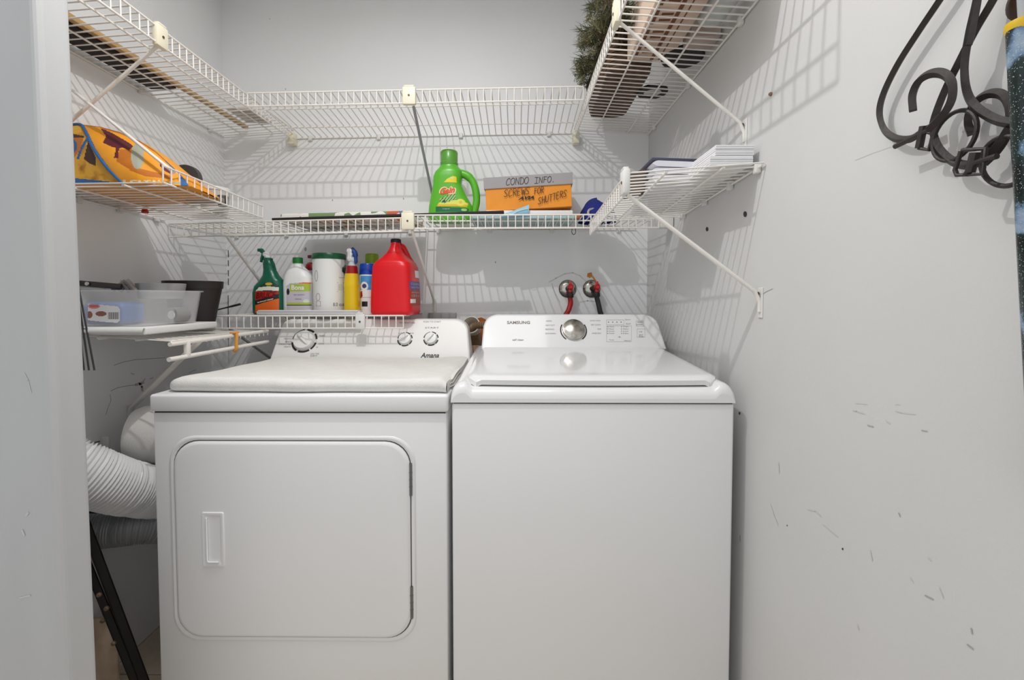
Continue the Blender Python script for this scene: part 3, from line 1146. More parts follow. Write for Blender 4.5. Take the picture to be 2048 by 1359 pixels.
# yellow spray bottle
Ys = 1.69
xl, xr = px_dim(690, 719, 590, Ys)
cx, hw = (xl + xr) / 2, (xr - xl) / 2
yb = root('spray_bottle', (cx, Ys, BZ), 'yellow spray bottle with red collar and white-and-blue trigger', 'spray bottle')
yl_ = Loft([(BZ, cx, Ys, hw * 0.9, 0.028, 2.6), (BZ + 0.006, cx, Ys, hw, 0.031, 2.8), (zz(585, Ys), cx, Ys, hw * 0.97, 0.03, 2.6), (zz(570, Ys), cx - 0.001, Ys, hw * 0.97, 0.03, 2.6),
            (zz(560, Ys), cx - 0.001, Ys, hw * 0.93, 0.027, 2.4), (zz(547, Ys), cx - 0.001, Ys, hw * 0.84, 0.024, 2.2)])
yy = part('body', yl_.build(MB()), M('bottle_yellow', (226, 190, 14), 0.3), yb)
part('collar', MB().lathe([(hw * 0.82, 0), (hw * 0.82, 0.004), (hw * 0.72, zz(532, Ys) - zz(547, Ys)), (0.014, zz(531, Ys) - zz(547, Ys))], (cx - 0.001, Ys, zz(547, Ys)), 24), M('collar_red', (150, 14, 20), 0.3), yb)
c0 = Vector((cx, Ys, zz(531, Ys)))
mb = MB()
mb.tube([c0, at(704, 523, Ys), at(705, 514, Ys)], [0.014, 0.011, 0.010], 12)
part('neck', mb, M('sprayer_clear', (196, 206, 210), 0.3), yb)
mb = MB()
mb.tube(spline([at(698, 501, Ys - 0.006), at(700, 508, Ys - 0.006), at(699, 516, Ys - 0.006), at(701, 522, Ys - 0.006)], 4), [0.010, 0.0095, 0.009, 0.0085] * 3 + [0.006], 12)
mb.lathe([(0.003, -0.004), (0.009, 0.0), (0.0105, 0.006), (0.010, 0.014)], at(698, 501, Ys - 0.012), 16, axis=(0, 1, 0))
part('trigger', mb, WHITE, yb)
mb = MB()
mb.tube(spline([at(703, 497, Ys), at(709, 504, Ys), at(711, 514, Ys), at(712, 527, Ys)], 4), [0.009] * 4 + [0.010] * 4 + [0.007] * 4 + [0.003], 10)
part('sprayer_shell', mb, M('sprayer_blue', (24, 66, 140), 0.35), yb)

# blue-capped can and lime-capped can
BLUE = M('can_blue', (70, 150, 212), 0.35, var=0.15, scale=50)
Ys = 1.735
xl, xr = px_dim(720, 752, 600, Ys)
cx, hw = (xl + xr) / 2, (xr - xl) / 2
bc = root('aerosol_can', (cx, Ys, BZ), 'aerosol can with royal blue cap partly hidden by the red jug', 'can')
can = Loft([(BZ, cx, Ys, hw, hw, 2), (zz(551, Ys), cx, Ys, hw, hw, 2), (zz(548.5, Ys), cx, Ys, hw * 0.93, hw * 0.93, 2)])
cbd = part('body', can.build(MB(), 32), WHITE, bc)
part('cap', MB().lathe([(hw * 0.99, 0), (hw * 0.99, 0.004), (hw * 0.93, zz(528, Ys) - zz(549, Ys) - 0.004), (hw * 0.86, zz(527.5, Ys) - zz(549, Ys)), (0.001, zz(527.3, Ys) - zz(549, Ys))], (cx, Ys, zz(549, Ys)), 32), M('cap_blue', (18, 70, 178), 0.3), bc)


def can_label(x, y):
    if in_ell(x, y, 728.5, 571.5, 4.5, 4.5):
        return 2
    if in_ell(x, y, 728, 572, 8, 9):
        return 1
    if y < 579:
        return 0
    if in_poly(x, y, [(719, 584), (724, 581), (725, 592), (719, 598)]):
        return 3
    if 594 < y < 595:
        return 5
    if in_poly(x, y, [(723, 602), (735, 602), (735, 613), (723, 613)]):
        return 4
    return 1


part('label', paint(can, 720, 551, 746, 618, Ys - hw, can_label, 50, 90), [BLUE, WHITE, M('print_navy', (60, 60, 120), 0.5), MATS['label_red'], BLACK, INKG], cbd)
Ys = 1.815
xl, xr = px_dim(731, 757, 520, Ys)
cx, hw = (xl + xr) / 2, (xr - xl) / 2
lc = root('aerosol_can', (cx, Ys, BZ), 'aerosol can with lime green cap behind the blue-capped one', 'can')
part('body', MB().lathe([(hw * 1.02, 0), (hw * 1.02, zz(528, Ys) - BZ), (hw * 0.9, zz(526, Ys) - BZ)], (cx, Ys, BZ), 28), WHITE, lc)
part('cap', MB().lathe([(hw, 0), (hw * 0.98, zz(510, Ys) - zz(527, Ys)), (hw * 0.86, zz(507.5, Ys) - zz(527, Ys)), (hw * 0.6, zz(507, Ys) - zz(527, Ys)), (0.001, zz(507, Ys) - zz(527, Ys))], (cx, Ys, zz(527, Ys)), 28), M('cap_lime', (140, 182, 34), 0.35), lc)

# red jug
Ys = 1.705
RED = M('jug_red', (222, 16, 28), 0.32, var=0.02)
xl = at(741, 620, Ys - 0.06).x
xr = at(827, 620, Ys - 0.06).x
cx, hw = (xl + xr) / 2, (xr - xl) / 2
jg = root('detergent_jug', (cx, Ys, BZ), 'large plain red plastic jug with small black cap', 'jug')
D_ = 0.078
Z = lambda py: zz(py, Ys - 0.06)
jl = Loft([(BZ, cx, Ys, hw * 0.94, D_ * 0.93, 6), (BZ + 0.010, cx, Ys, hw, D_, 6), (Z(600), cx, Ys, hw * 0.995, D_, 6), (Z(560), cx, Ys, hw * 0.96, D_, 5.5), (Z(532), cx, Ys, hw * 0.92, D_ * 0.98, 5), (Z(523), cx + 0.001, Ys, hw * 0.84, D_ * 0.93, 4),
           (Z(514), cx + 0.002, Ys, hw * 0.62, D_ * 0.78, 3), (Z(505), cx + 0.002, Ys - 0.004, hw * 0.42, D_ * 0.6, 2.5), (Z(496), cx + 0.003, Ys - 0.008, hw * 0.29, D_ * 0.45, 2.2), (Z(487), cx + 0.004, Ys - 0.012, hw * 0.235, D_ * 0.28, 2), (Z(482), cx + 0.004, Ys - 0.012, hw * 0.22, D_ * 0.24, 2)], ang=math.radians(-4))
jbdy = part('body', jl.build(MB(), 48), RED, jg, 60)
part('cap', MB().lathe([(0.0195, 0), (0.0195, 0.011), (0.017, 0.0145), (0.001, 0.0145)], (cx + 0.004, Ys - 0.012, Z(482.5)), 28), M('cap_black', (22, 20, 30), 0.5), jg)
mb = MB()
hp = [(cx + 0.014, Ys + 0.000, Z(488)), (cx + 0.024, Ys + 0.012, Z(491)), (cx + 0.031, Ys + 0.022, Z(500)), (cx + 0.040, Ys + 0.03, Z(512)), (cx + 0.056, Ys + 0.03, Z(526))]
mb.tube(spline(hp, 5), 0.0125, 12)
part('handle', mb, RED, jg)
# printed sticker on the right flank
xs_ = cx + hw


def jside(y, z, e=0.0007):
    # y,z on the right face of the jug
    a = math.radians(-4)
    zz_ = min(max(z, jl.secs[0][0]), jl.secs[-1][0])
    for s0, s1 in zip(jl.secs, jl.secs[1:]):
        if s0[0] <= zz_ <= s1[0]:
            t = (zz_ - s0[0]) / (s1[0] - s0[0])
            sec = [p + (q - p) * t for p, q in zip(s0, s1)]
            break
    _, c_x, c_y, rx, ry, n = sec
    v = min(0.98, abs((y - c_y) / ry))
    x = c_x + rx * (1 - v ** n) ** (1 / n) + e
    dx, dy = x - jl.o.x, y - jl.o.y
    return Vector((jl.o.x + dx * math.cos(a) - dy * math.sin(a), jl.o.y + dx * math.sin(a) + dy * math.cos(a), z))


def jl_label(u, v):
    if v > 0.62:
        return 0 if not (0.45 < u < 0.95 and 0.72 < v < 0.9) else 3
    if v > 0.4:
        return 1
    if 0.06 < v < 0.17 and u < 0.4:
        return 3
    return 2


zb, zt = Z(611), Z(531)
part('label', MB().grid(lambda u, v: jside(Ys - 0.064 + u * 0.128, zb + v * (zt - zb)), 30, 60, mfn=jl_label), [RED, M('print_purple', (104, 88, 148), 0.5), M('print_rust', (166, 66, 44), 0.5), PAPER], jbdy)
mb = MB()
for q in range(4):
    vv, ff = text_geo(['CLEAN', 'scent free', 'warning text', '128 fl oz'][q])
    v0 = [0.52, 0.44, 0.30, 0.22][q]
    mb.add([jside(Ys - 0.055 + u * 0.09, zb + (v0 + v * 0.06) * (zt - zb), 0.0013) for u, v in vv], ff)
part('lettering', mb, MATS['label_lilac'], jbdy, 0)

# spatula lying behind the pot, handle sticking out to the right
h1 = at(480, 608, 1.70)
h0 = Vector((-1.165, 1.69, BZ + 0.012))
spt = root('spatula', (h0.x, h0.y, BZ), 'black utensil handle sticking out between the black pot and green spray bottle', 'spatula')
part('utensil_handle', MB().tube([h0, h0.lerp(h1, 0.5), h0.lerp(h1, 0.75), h1], [0.004, 0.0045, 0.007, 0.0075], 10, flat=(1, 0.6)), BLACK, spt)
part('blade', MB().box((-1.245, 1.66, BZ + 0.001), (-1.16, 1.72, BZ + 0.013), 0.003), BLACKM, spt)

# ------------------------------------------------------------------ bottom left shelf: board, bin, pot
WZ = 1.052 + 0.004
a = at(431, 658, 1.21)
mb = MB()


def board(u, v):
    # rounded near edge along the left-right direction
    x = -1.249 + u * 0.268
    t = -math.pi / 2 - v * math.pi
    return (x, 1.168 + 0.010 * math.cos(t), WZ + 0.011 + 0.010 * math.sin(t))


mb.grid(board, 20, 10)
mb.box((-1.249, 1.168, WZ + 0.001), (-0.981, 1.452, WZ + 0.021), 0.004, 3)
thing('board', mb, M('foam_white', (228, 228, 226), 0.7), 'white padded board under the clear plastic bin', 'board', smooth=60)

BT = WZ + 0.0225
# translucent bin
bx0, bx1 = -1.232, -1.006
bin_m = M('bin_clear_plastic', (238, 240, 242), 0.4, var=0.01, alpha=0.27)
binr = root('storage_bin', ((bx0 + bx1) / 2, 1.30, BT), 'translucent plastic bin full of odds and ends on the low left shelf', 'bin')
H = 0.098


def ringp(x0, x1, y0, y1, z, r=0.025, n=5):
    return [Vector((p[0], p[1], z)) for p in rrect(x0, y0, x1, y1, r, n)]


def shell(rgs):
    mb = MB()
    n = len(rgs[0])
    for r in rgs:
        mb.v += r
    for k in range(len(rgs) - 1):
        for i in range(n):
            j = (i + 1) % n
            mb.f.append([k * n + i, k * n + j, (k + 1) * n + j, (k + 1) * n + i])
            mb.m.append(0)
    mb.f.append(list(range(n)))
    mb.f.append([(len(rgs) - 1) * n + i for i in range(n)])
    mb.m += [0, 0]
    return mb


e = 0.011
rg = [ringp(bx0, bx1, 1.195, 1.405, BT), ringp(bx0 - e, bx1 + e, 1.184, 1.416, BT + H - 0.004), ringp(bx0 - e - .004, bx1 + e + .005, 1.179, 1.421, BT + H - 0.004),
      ringp(bx0 - e - .004, bx1 + e + .005, 1.179, 1.421, BT + H), ringp(bx0 - e + .002, bx1 + e - .002, 1.186, 1.414, BT + H), ringp(bx0 + .002, bx1 - .002, 1.197, 1.403, BT + 0.002)]
part('tub', shell(rg), bin_m, binr, 40)
# sticker
mb = MB()
onf = lambda px, py: at(px, py, 1.184 + 0.011 * (py - 578) / 78)
st0 = [(176, 606), (240, 612), (242, 620), (241, 641), (236, 646), (176, 641)]


def bin_sticker(u, v):
    x, y = 172 + u * 70, 606 + (1 - v) * 40
    if not in_poly(x, y, [(177, 607), (236, 612), (241, 618), (241, 640), (236, 645), (204, 643), (177, 640)]):
        return None
    if in_ell(x, y, 189, 612, 12, 5):
        return 1
    if 217 < x < 238 and 624 < y < 638 and int((x - 217) / 1.7) % 2 == 0:
        return 2
    if in_ell(x, y, 180, 629, 6, 7) or in_ell(x, y, 203, 627, 11, 5):
        return 3
    return 0


part('sticker', MB().grid(lambda u, v: onf(172 + u * 70, 606 + (1 - v) * 40) + Vector((0, -0.0015, 0)), 60, 40, mfn=bin_sticker),
     [PAPER, M('sticker_pink', (226, 150, 150), 0.5), M('sticker_barcode', (110, 104, 108), 0.5), M('sticker_brown', (150, 98, 84), 0.5)], binr, 0)
mb = MB()
text_px(mb, 'storage', 181, 610, 198, 614, lambda px, py: onf(px, py) + Vector((0, -0.0022, 0)), bold=0.02)
part('lettering', mb, M('sticker_red', (206, 60, 60), 0.5), binr, 0)
# contents
BI = BT + 0.003
thing('plastic_box', MB().box((-1.20, 1.215, BI), (-1.085, 1.30, BI + 0.062), 0.015, 3), M('box_blue', (96, 132, 196), 0.4), 'blue plastic box seen through the clear bin', 'box')
p = at(351, 632, 1.30)
mb = MB().lathe([(0.0125, 0), (0.021, 0.0), (0.022, 0.001), (0.022, 0.045), (0.0125, 0.045), (0.0125, 0)], Vector((p.x - 0.012, 1.30, BI + 0.0235)), 28, axis=(0.15, 1, 0), cap=False)
tr = thing('tape_roll', mb, M('tape_grey', (150, 150, 148), 0.5), 'grey roll of tape with white core inside the clear bin', 'tape')
part('core', MB().lathe([(0.0123, -0.001), (0.0123, 0.042)], Vector((p.x - 0.012, 1.30, BI + 0.0235)), 24, axis=(0.15, 1, 0)), PAPER, tr)
# dark framed bar sticking out of the bin
a, b = at(167, 567, 1.26), at(222, 571, 1.26)
mb = MB().tube([a + Vector((-0.03, 0, 0.003)), b + Vector((0.03, 0, -0.003))], 0.008, 8, flat=(0.5, 1))
th = thing('knife', mb, M('handle_brown', (42, 32, 30), 0.4), 'dark brown handle with rivet lying across the top of the clear bin', 'knife')
part('rivet', MB().lathe([(0.006, 0), (0.005, 0.002)], at(174, 567, 1.253), 12, axis=(0, -1, 0)), CHROME, th)
mb = MB()
mb.tube([at(160, 575, 1.27), at(212, 578, 1.27)], 0.004, 8)
thing('rod', mb, WHITE, 'white rod lying under the brown handle in the clear bin', 'rod')
# brush-like grey bundle and white bag
mb = MB()
for (p0, p1, r0) in (((226, 580), (250, 561), 0.006), ((238, 582), (252, 562), 0.008), ((252, 560), (272, 582), 0.008), ((245, 565), (262, 584), 0.007)):
    mb.tube([at(p0[0], p0[1], 1.27), at(p1[0], p1[1], 1.28)], [r0, r0 * 0.8], 8)
thing('grey_bracket', mb, M('bundle_grey', (140, 132, 128), 0.5, var=0.3, scale=60), 'grey angled bracket poking above the clear bin', 'bracket')
mb = MB()
mb.grid(lambda u, v: at(246 + u * 46 - 6 * v, 585 - v * (24 - 20 * u) - 2, 1.31 + 0.02 * math.sin(u * 5 + v * 3)), 14, 8)
mb.grid(lambda u, v: at(246 + u * 46 - 6 * v, 585 - v * (24 - 20 * u) - 2, 1.335 + 0.02 * math.sin(u * 5 + v * 3)), 14, 8)
thing('plastic_bag', mb, M('bag_white', (230, 230, 228), 0.5), 'crumpled white plastic bag poking out of the clear bin', 'bag')
# grey pan edge in the bin
p = at(345, 588, 1.37)
thing('cake_tin', MB().lathe([(0.001, 0), (0.055, 0.0), (0.062, 0.045), (0.060, 0.046), (0.054, 0.003), (0.001, 0.003)], (-1.072, 1.338, at(345, 566, 1.31).z - 0.046), 32, cap=False), M('tin_grey', (168, 168, 168), 0.45, 0.3), 'round grey tin showing above the right end of the clear bin', 'tin')
# black pot behind
p = at(386, 565, 1.56)
mb = MB()
zt_ = at(400, 562, 1.52).z
pb = 1.0565
pc = Vector((-1.112, 1.528, 0))
mb.lathe([(0.001, pb), (0.058, pb), (0.083, zt_ - 0.025), (0.086, zt_ - 0.025), (0.088, zt_), (0.084, zt_), (0.08, zt_ - 0.02), (0.055, pb + 0.004), (0.001, pb + 0.004)], pc, 40, cap=False)
thing('plant_pot', mb, M('pot_black', (40, 32, 32), 0.5), 'black tapered pot standing behind the clear bin', 'pot')

# three thin dark rods hanging in front of the shelf at the left
for i, (x0, y0, x1, y1) in enumerate(((143, 520, 168, 740), (147, 530, 178, 740), (150, 536, 189, 740))):
    mb = MB().tube([at(x0, y0, 1.165), at(x1, y1, 1.155 + 0.0 * i)], 0.0021, 8)
    thing('thin_rod', mb, M('rod_dark', (70, 72, 74), 0.45, 0.4), ['thin dark rod beside the door jamb, nearest the jamb', 'thin dark rod beside the door jamb, middle one of three', 'thin dark rod beside the door jamb, farthest from the jamb'][i], 'rod', 'thin dark rods beside the jamb')

# ------------------------------------------------------------------ lower left shelf: orange bag and others
LZ = 1.4512
bag_cols = [M('bag_orange', (240, 160, 34), 0.45, var=0.06, scale=25), M('bag_blue', (30, 96, 160), 0.5), M('bag_maroon', (92, 32, 44), 0.5), M('bag_grey', (164, 168, 150), 0.5),
            M('bag_brown', (196, 112, 26), 0.5, var=0.1, scale=30), ramp_mat('bag_lining', [(0.0, (84, 52, 20)), (0.32, (168, 112, 26)), (0.5, (222, 164, 44)), (1.0, (236, 186, 80))], 34, 0.6, 'NOISE', 6), M('bag_cream', (238, 222, 190), 0.5), M('bag_white_band', (222, 220, 224), 0.4), M('bag_dark', (66, 36, 22), 0.6)]
sil = [(110, 252), (140, 250), (160, 249), (200, 254), (240, 265), (280, 283), (310, 302), (335, 325), (358, 346), (376, 368), (384, 384)]


def sil_y(x):
    for (xa, ya), (xb, yb_) in zip(sil, sil[1:]):
        if xa <= x <= xb:
            return ya + (yb_ - ya) * (x - xa) / (xb - xa)
    return sil[-1][1]


def bag_col(x, y):
    top = sil_y(x)
    edge = [(162, 249), (172, 262), (190, 300), (215, 335), (246, 370)]
    # blue piping between opening and panel
    for (xa, ya), (xb, yb_) in zip(edge, edge[1:]):
        if ya - 1 <= y <= yb_ + 1:
            ex = xa + (xb - xa) * (y - ya) / (yb_ - ya)
            if abs(x - ex) < 2.6:
                return 1
            if x < ex:
                if y > 355 + (x - 140) * 0.10 and y < 364 + (x - 140) * 0.10:
                    return 1
                if y > 364 + (x - 140) * 0.10:
                    return 4
                if 8 < math.hypot((x - 141) * 1.0, (y - 292) * 0.8) < 13 and x < 155:
                    return 1
                if in_poly(x, y, [(140, 266), (168, 272), (160, 300), (146, 318), (140, 320)]):
                    return 8 if y < 275 else 4
                if in_poly(x, y, [(153, 318), (160, 296), (172, 276), (176, 280), (164, 300), (158, 318)]):
                    return 1
                if in_poly(x, y, [(168, 318), (176, 282), (192, 316), (192, 332), (178, 326)]):
                    return 8
                return 5
    if y - top < 2.2 and x > 200:
        return 1 if x > 330 else 4
    if x > 362 and y > 340:
        return 1
    if in_poly(x, y, [(200, 255), (225, 266), (262, 288), (266, 293), (258, 301), (246, 295), (238, 297), (236, 316), (228, 316), (232, 296), (220, 292), (206, 285), (212, 272)]):
        return 2
    if in_ell(x, y, 275, 312, 13, 26):
        return 3
    if in_poly(x, y, [(318, 318), (340, 338), (346, 350), (330, 342), (320, 332)]):
        return 2
    if in_poly(x, y, [(300, 296), (322, 308), (350, 330), (362, 346), (366, 356), (350, 342), (326, 318)]):
        return 7
    if in_poly(x, y, [(240, 298), (262, 300), (262, 318), (275, 336), (300, 342), (296, 350), (262, 340), (232, 322), (236, 308)]):
        return 4
    if in_poly(x, y, [(258, 340), (298, 341), (345, 352), (340, 358), (290, 352)]):
        return 4
    if 360 < y < 369 and 246 < x < 320 and (int((x - 246) / 5) % 3 == 0 or (362 > y and int((x - 246) / 14) % 2)):
        return 6
    if 364 < y < 368 and x > 330:
        return 3
    return 0


def bagp(u, v, back=0.0):
    px = 112 + u * 271
    t = sil_y(px)
    py = 371 + (t - 371) * v
    Y = 1.160 + 0.05 * v * v + 0.010 * math.sin(u * 7 + v * 4) * (0.3 + v) + 0.06 * max(0, u - 0.6)
    if py > 371:
        py = 371
    p = at(px, py, Y)
    if p.x < -1.246:
        p.x = -1.246
    p.z = max(p.z, LZ + 0.001)
    return p


mb = MB()
mb.grid(bagp, 150, 90, mfn=lambda u, v: bag_col(112 + u * 271, 371 + (sil_y(112 + u * 271) - 371) * v))
fr_ = [bagp(i / 50, 1.0) for i in range(51)]


def bagtop(u, v):
    p = bagp(u, 1.0)
    a = v * math.pi / 2
    hgt = p.z - LZ
    return Vector((min(p.x, -0.9), p.y + 0.26 * (1 - 0.5 * u) * math.sin(a), LZ + 0.001 + max(0, hgt) * math.cos(a)))


mb.grid(bagtop, 50, 16)
mb.grid(lambda u, v: (lambda p, q: Vector((p.x + (q.x - p.x) * v, p.y + (q.y - p.y) * v, LZ + 0.0005)))(bagp(u, 0.0), bagtop(u, 1.0)), 50, 4, mi=0)
bag = thing('tote_bag', mb, bag_cols, 'orange printed tote bag with blue piping slumped on the left shelf', 'bag', smooth=60)
# raised piping
pts = []
for (x, y) in [(140, 250), (162, 249), (172, 262), (190, 300), (215, 335), (246, 370)]:
    t = sil_y(x)
    v = (371 - y) / (371 - t)
    pts.append(bagp((x - 112) / 271, min(1, max(0, v))) + Vector((0, -0.002, 0)))
part('piping', MB().tube(spline(pts, 6), 0.0035, 8), bag_cols[1], bag)

# red torch with dark head behind the bag
p = at(378, 357, 1.36)
fl = root('flashlight', (p.x, 1.36, LZ), 'red and black round-headed torch standing behind the orange bag', 'flashlight')
part('head', MB().lathe([(0.001, -0.012), (0.036, -0.012), (0.04, 0.0), (0.036, 0.02), (0.001, 0.022)], (p.x - 0.004, 1.36, p.z), 28, axis=(0.25, -1, 0.1)), M('torch_dark', (52, 50, 50), 0.4), fl)
part('body', MB().tube([(p.x + 0.006, 1.325, LZ + 0.003), (p.x + 0.004, 1.318, p.z + 0.008)], [0.017, 0.016], 16), M('torch_red', (196, 22, 30), 0.35), fl)
# white tub behind
p = at(437, 385, 1.52)
wt = root('food_tub', (p.x, 1.50, LZ - 0.005), 'translucent white round tub on the lower left shelf', 'tub')
r0 = 0.045
zt_ = at(437, 372, 1.47).z
part('body', MB().lathe([(0.001, LZ - 0.005), (r0 * 0.85, LZ - 0.005), (r0, zt_ - 0.012), (r0 * 0.97, zt_ - 0.012), (r0 * 0.8, LZ), (0.001, LZ)], (p.x, 1.50, 0), 32, cap=False), M('tub_white', (214, 214, 212), 0.4, trans=0.2), wt)
part('lid', MB().lathe([(0.001, 0.006), (r0 * 1.02, 0.006), (r0 * 1.05, 0.0), (r0 * 1.05, -0.005), (r0 * 1.0, -0.006), (0.001, -0.006)], (p.x, 1.50, zt_ - 0.006), 32, cap=False), M('tub_lid', (222, 222, 220), 0.35), wt)
p = at(457, 402, 1.46)
thing('dark_cup', MB().lathe([(0.013, 0), (0.016, 0.03), (0.014, 0.034), (0.001, 0.034)], (p.x + 0.004, 1.425, LZ - 0.005), 20), M('cup_dark', (62, 58, 58), 0.5), 'small dark cup in front of the white round tub', 'cup')
p = at(420, 404, 1.36)
thing('putty_knife', MB().box((p.x - 0.07, 1.35, LZ - 0.004), (p.x + 0.03, 1.385, LZ + 0.012), 0.004), M('tool_grey', (150, 140, 130), 0.5), 'grey flat tool lying in front of the white round tub', 'tool')
# red knob poking below the shelf near the wall
p = at(290, 417, 1.44)
thing('red_bottle_cap', MB().lathe([(0.008, 0), (0.01, 0.004), (0.008, 0.012), (0.003, 0.018)], (p.x, 1.44, 1.428), 16), M('cap_red_small', (190, 30, 34), 0.4), 'small red cap hanging under the left shelf near the wall', 'cap')

# ------------------------------------------------------------------ upper left shelf: dark panel and wooden strip
UZ = 1.8615
mb = MB().box((-1.243, 0.88, UZ + 0.001), (-1.155, 1.53, UZ + 0.014), 0.002)
for q in range(5):
    mb.box((-1.238, 0.92 + q * 0.12, UZ + 0.014), (-1.160, 0.97 + q * 0.12, UZ + 0.02), 0.002)
thing('storage_board', mb, M('panel_black', (26, 20, 18), 0.6), 'long black board lying along the left wall on the topmost shelf', 'board')
thing('wooden_strip', MB().box((-1.150, 0.88, UZ + 0.004), (-1.132, 1.90, UZ + 0.018), 0.002), M('wood_strip', (178, 146, 96), 0.6, var=0.2, scale=30, stretch=(8, 0.6, 8)), 'thin tan wooden strip lying along the topmost left shelf', 'strip')
thing('rust_streak_slab', MB().box((-1.10, 1.70, UZ + 0.006), (-1.00, 1.84, UZ + 0.012), 0.002), ramp_mat('streak_greybrown', [(0.0, (150, 138, 126)), (0.5, (204, 198, 190)), (1, (228, 224, 218))], 30, 0.9, 'NOISE', 5), 'mottled slab standing in for rust streaks, back corner of the topmost left shelf', 'slab')  # thin slab standing in for rust streaks on the shelf wires

# ------------------------------------------------------------------ lower back shelf
CZ = 1.451
FLOR = ramp_mat('floral_print', [(0.0, (232, 230, 222)), (0.30, (120, 150, 106)), (0.42, (236, 232, 224)), (0.56, (232, 148, 40)), (0.64, (240, 236, 228)), (0.76, (96, 116, 150)), (0.83, (238, 232, 222)), (0.93, (206, 92, 54))], 30, 0.7)
a, b = at(560, 440, 1.64), at(822, 440, 1.64)
RT = Matrix.Rotation(math.radians(-1.6), 3, 'Y')
RT2 = Matrix.Rotation(math.radians(-1.33), 3, 'Y')
mb = MB().box((a.x, 1.64, 1.4408), (b.x, 1.86, 1.4688), 0.006, rot=RT2)
thing('floral_sheet', mb, FLOR, 'folded white sheet with an orange, green and blue flower print', 'cloth')
a, b = at(547, 442, 1.615), at(1008, 427, 1.615)
ctr = (a + b) / 2 + Vector((0, 0, 0.005))
hl = (b - a).length / 2
ang = math.atan2(b.z - a.z, b.x - a.x)
mb = MB().box((-hl, -0.012, -0.0045), (hl, 0.012, 0.0045), 0.0015)
R = Matrix.Rotation(-ang, 3, 'Y')
mb.v = [R @ p + ctr for p in mb.v]
thing('flat_bar', mb, BLACKM, 'long thin black flat bar along the front of the back shelf', 'bar')

# green detergent
Ys = 1.765
GG = M('detergent_green', (92, 182, 44), 0.32, var=0.04)
g0, g1 = at(863, 440, Ys).x, at(938, 440, Ys).x
cx, hw = (g0 + g1) / 2, (g1 - g0) / 2
dt_ = root('detergent_bottle', (cx, Ys, CZ), 'bright green laundry detergent bottle with side handle', 'bottle')
Zg = lambda py: zz(py, Ys)
gl = Loft([(CZ, cx, Ys, hw * 1.14, 0.042, 3), (CZ + 0.008, cx + 0.004, Ys, hw * 1.2, 0.046, 3.2), (Zg(415), cx + 0.004, Ys, hw * 1.16, 0.046, 3.2), (Zg(393), cx - 0.004, Ys, hw * 0.94, 0.045, 3), (Zg(370), cx - 0.010, Ys, hw * 0.74, 0.043, 3),
           (Zg(355), cx - 0.008, Ys, hw * 0.76, 0.042, 2.8), (Zg(345), cx - 0.003, Ys, hw * 0.72, 0.040, 2.5), (Zg(336), cx - 0.002, Ys, hw * 0.52, 0.034, 2.2), (Zg(332), cx - 0.003, Ys, hw * 0.46, 0.033, 2)])
gb = part('body', gl.build(MB(), 36), GG, dt_, 60)
capc = (cx - 0.003, Ys, Zg(334))
part('cap', MB().lathe([(hw * 0.44, 0), (hw * 0.47, 0.004), (hw * 0.47, 0.014), (hw * 0.45, 0.016), (hw * 0.46, Zg(306) - Zg(334)), (hw * 0.42, Zg(303.5) - Zg(334)), (0.001, Zg(303) - Zg(334))], capc, 32), M('cap_green_clear', (104, 178, 66), 0.25, trans=0.25), dt_)
hp = [(918, 346), (934, 351), (946, 364), (952, 384), (953, 404), (948, 424), (944, 436)]
part('handle', MB().tube(spline([at(x, y, Ys) for x, y in hp], 5), [0.016] * 8 + [0.0145] * 10 + [0.014] * 13, 14), GG, dt_)
LG = [M('laundry_print_yellow', (236, 216, 42), 0.45), M('laundry_print_darkgreen', (6, 108, 66), 0.45), M('laundry_print_pale', (156, 206, 120), 0.45), M('laundry_print_gold', (226, 186, 40), 0.45), M('laundry_print_lemon', (222, 222, 90), 0.45), M('laundry_print_black', (36, 60, 30), 0.5)]


def gain_label(x, y):
    if in_poly(x, y, [(887, 364), (894, 357), (905, 351), (912, 352), (913, 364)]):
        return 0
    if in_poly(x, y, [(871, 413), (925, 415), (937, 416), (937, 423), (871, 423)]):
        return 1 if not in_ell(x, y, 928, 419, 6, 2.5) else 2
    if in_ell(x, y, 887, 400, 8, 6) or in_poly(x, y, [(880, 397), (910, 384), (912, 398), (890, 406)]):
        if in_ell(x, y, 888, 402, 3, 2.4):
            return 5
        return 2 if (int(x * 0.5) + int(y * 0.4)) % 3 else 5
    if in_ell(x, y, 921, 404, 9, 7):
        return 4 if not in_ell(x, y, 921, 404, 3, 3) else 3
    if in_poly(x, y, [(873, 412), (878, 405), (900, 399), (925, 401), (936, 406), (934, 413)]):
        return 3 if y > 408 else 4
    if in_ell(x, y, 905, 406, 3, 1.2):
        return 5
    return None


lb = part('label', paint(gl, 866, 348, 938, 425, Ys - 0.046, gain_label, 110, 110, 0.0008), LG, gb)
ong = lambda px, py, e=0.0012: gl.front(at(px, py, Ys - 0.046).x, at(px, py, Ys - 0.046).z, e)
mb = MB()
text_px(mb, 'Gain', 878, 374, 912, 391, lambda x, y: ong(x, y, 0.001), bold=0.11, shear=0.25, tilt=-4)
part('lettering', mb, M('laundry_print_cream', (244, 226, 170), 0.45), lb, 0)
mb = MB()
text_px(mb, 'Gain', 880, 376, 910, 389, lambda x, y: ong(x, y, 0.0016), bold=0.045, shear=0.25, tilt=-4)
part('lettering', mb, M('laundry_print_red', (226, 74, 34), 0.45), lb, 0)
mb = MB()
text_px(mb, 'original', 885, 416.5, 899, 418.5, lambda x, y: ong(x, y, 0.0016))
text_px(mb, '2x', 900, 353.5, 908, 356.5, lambda x, y: ong(x, y, 0.0016), bold=0.02)
part('lettering', mb, PAPER, lb, 0)

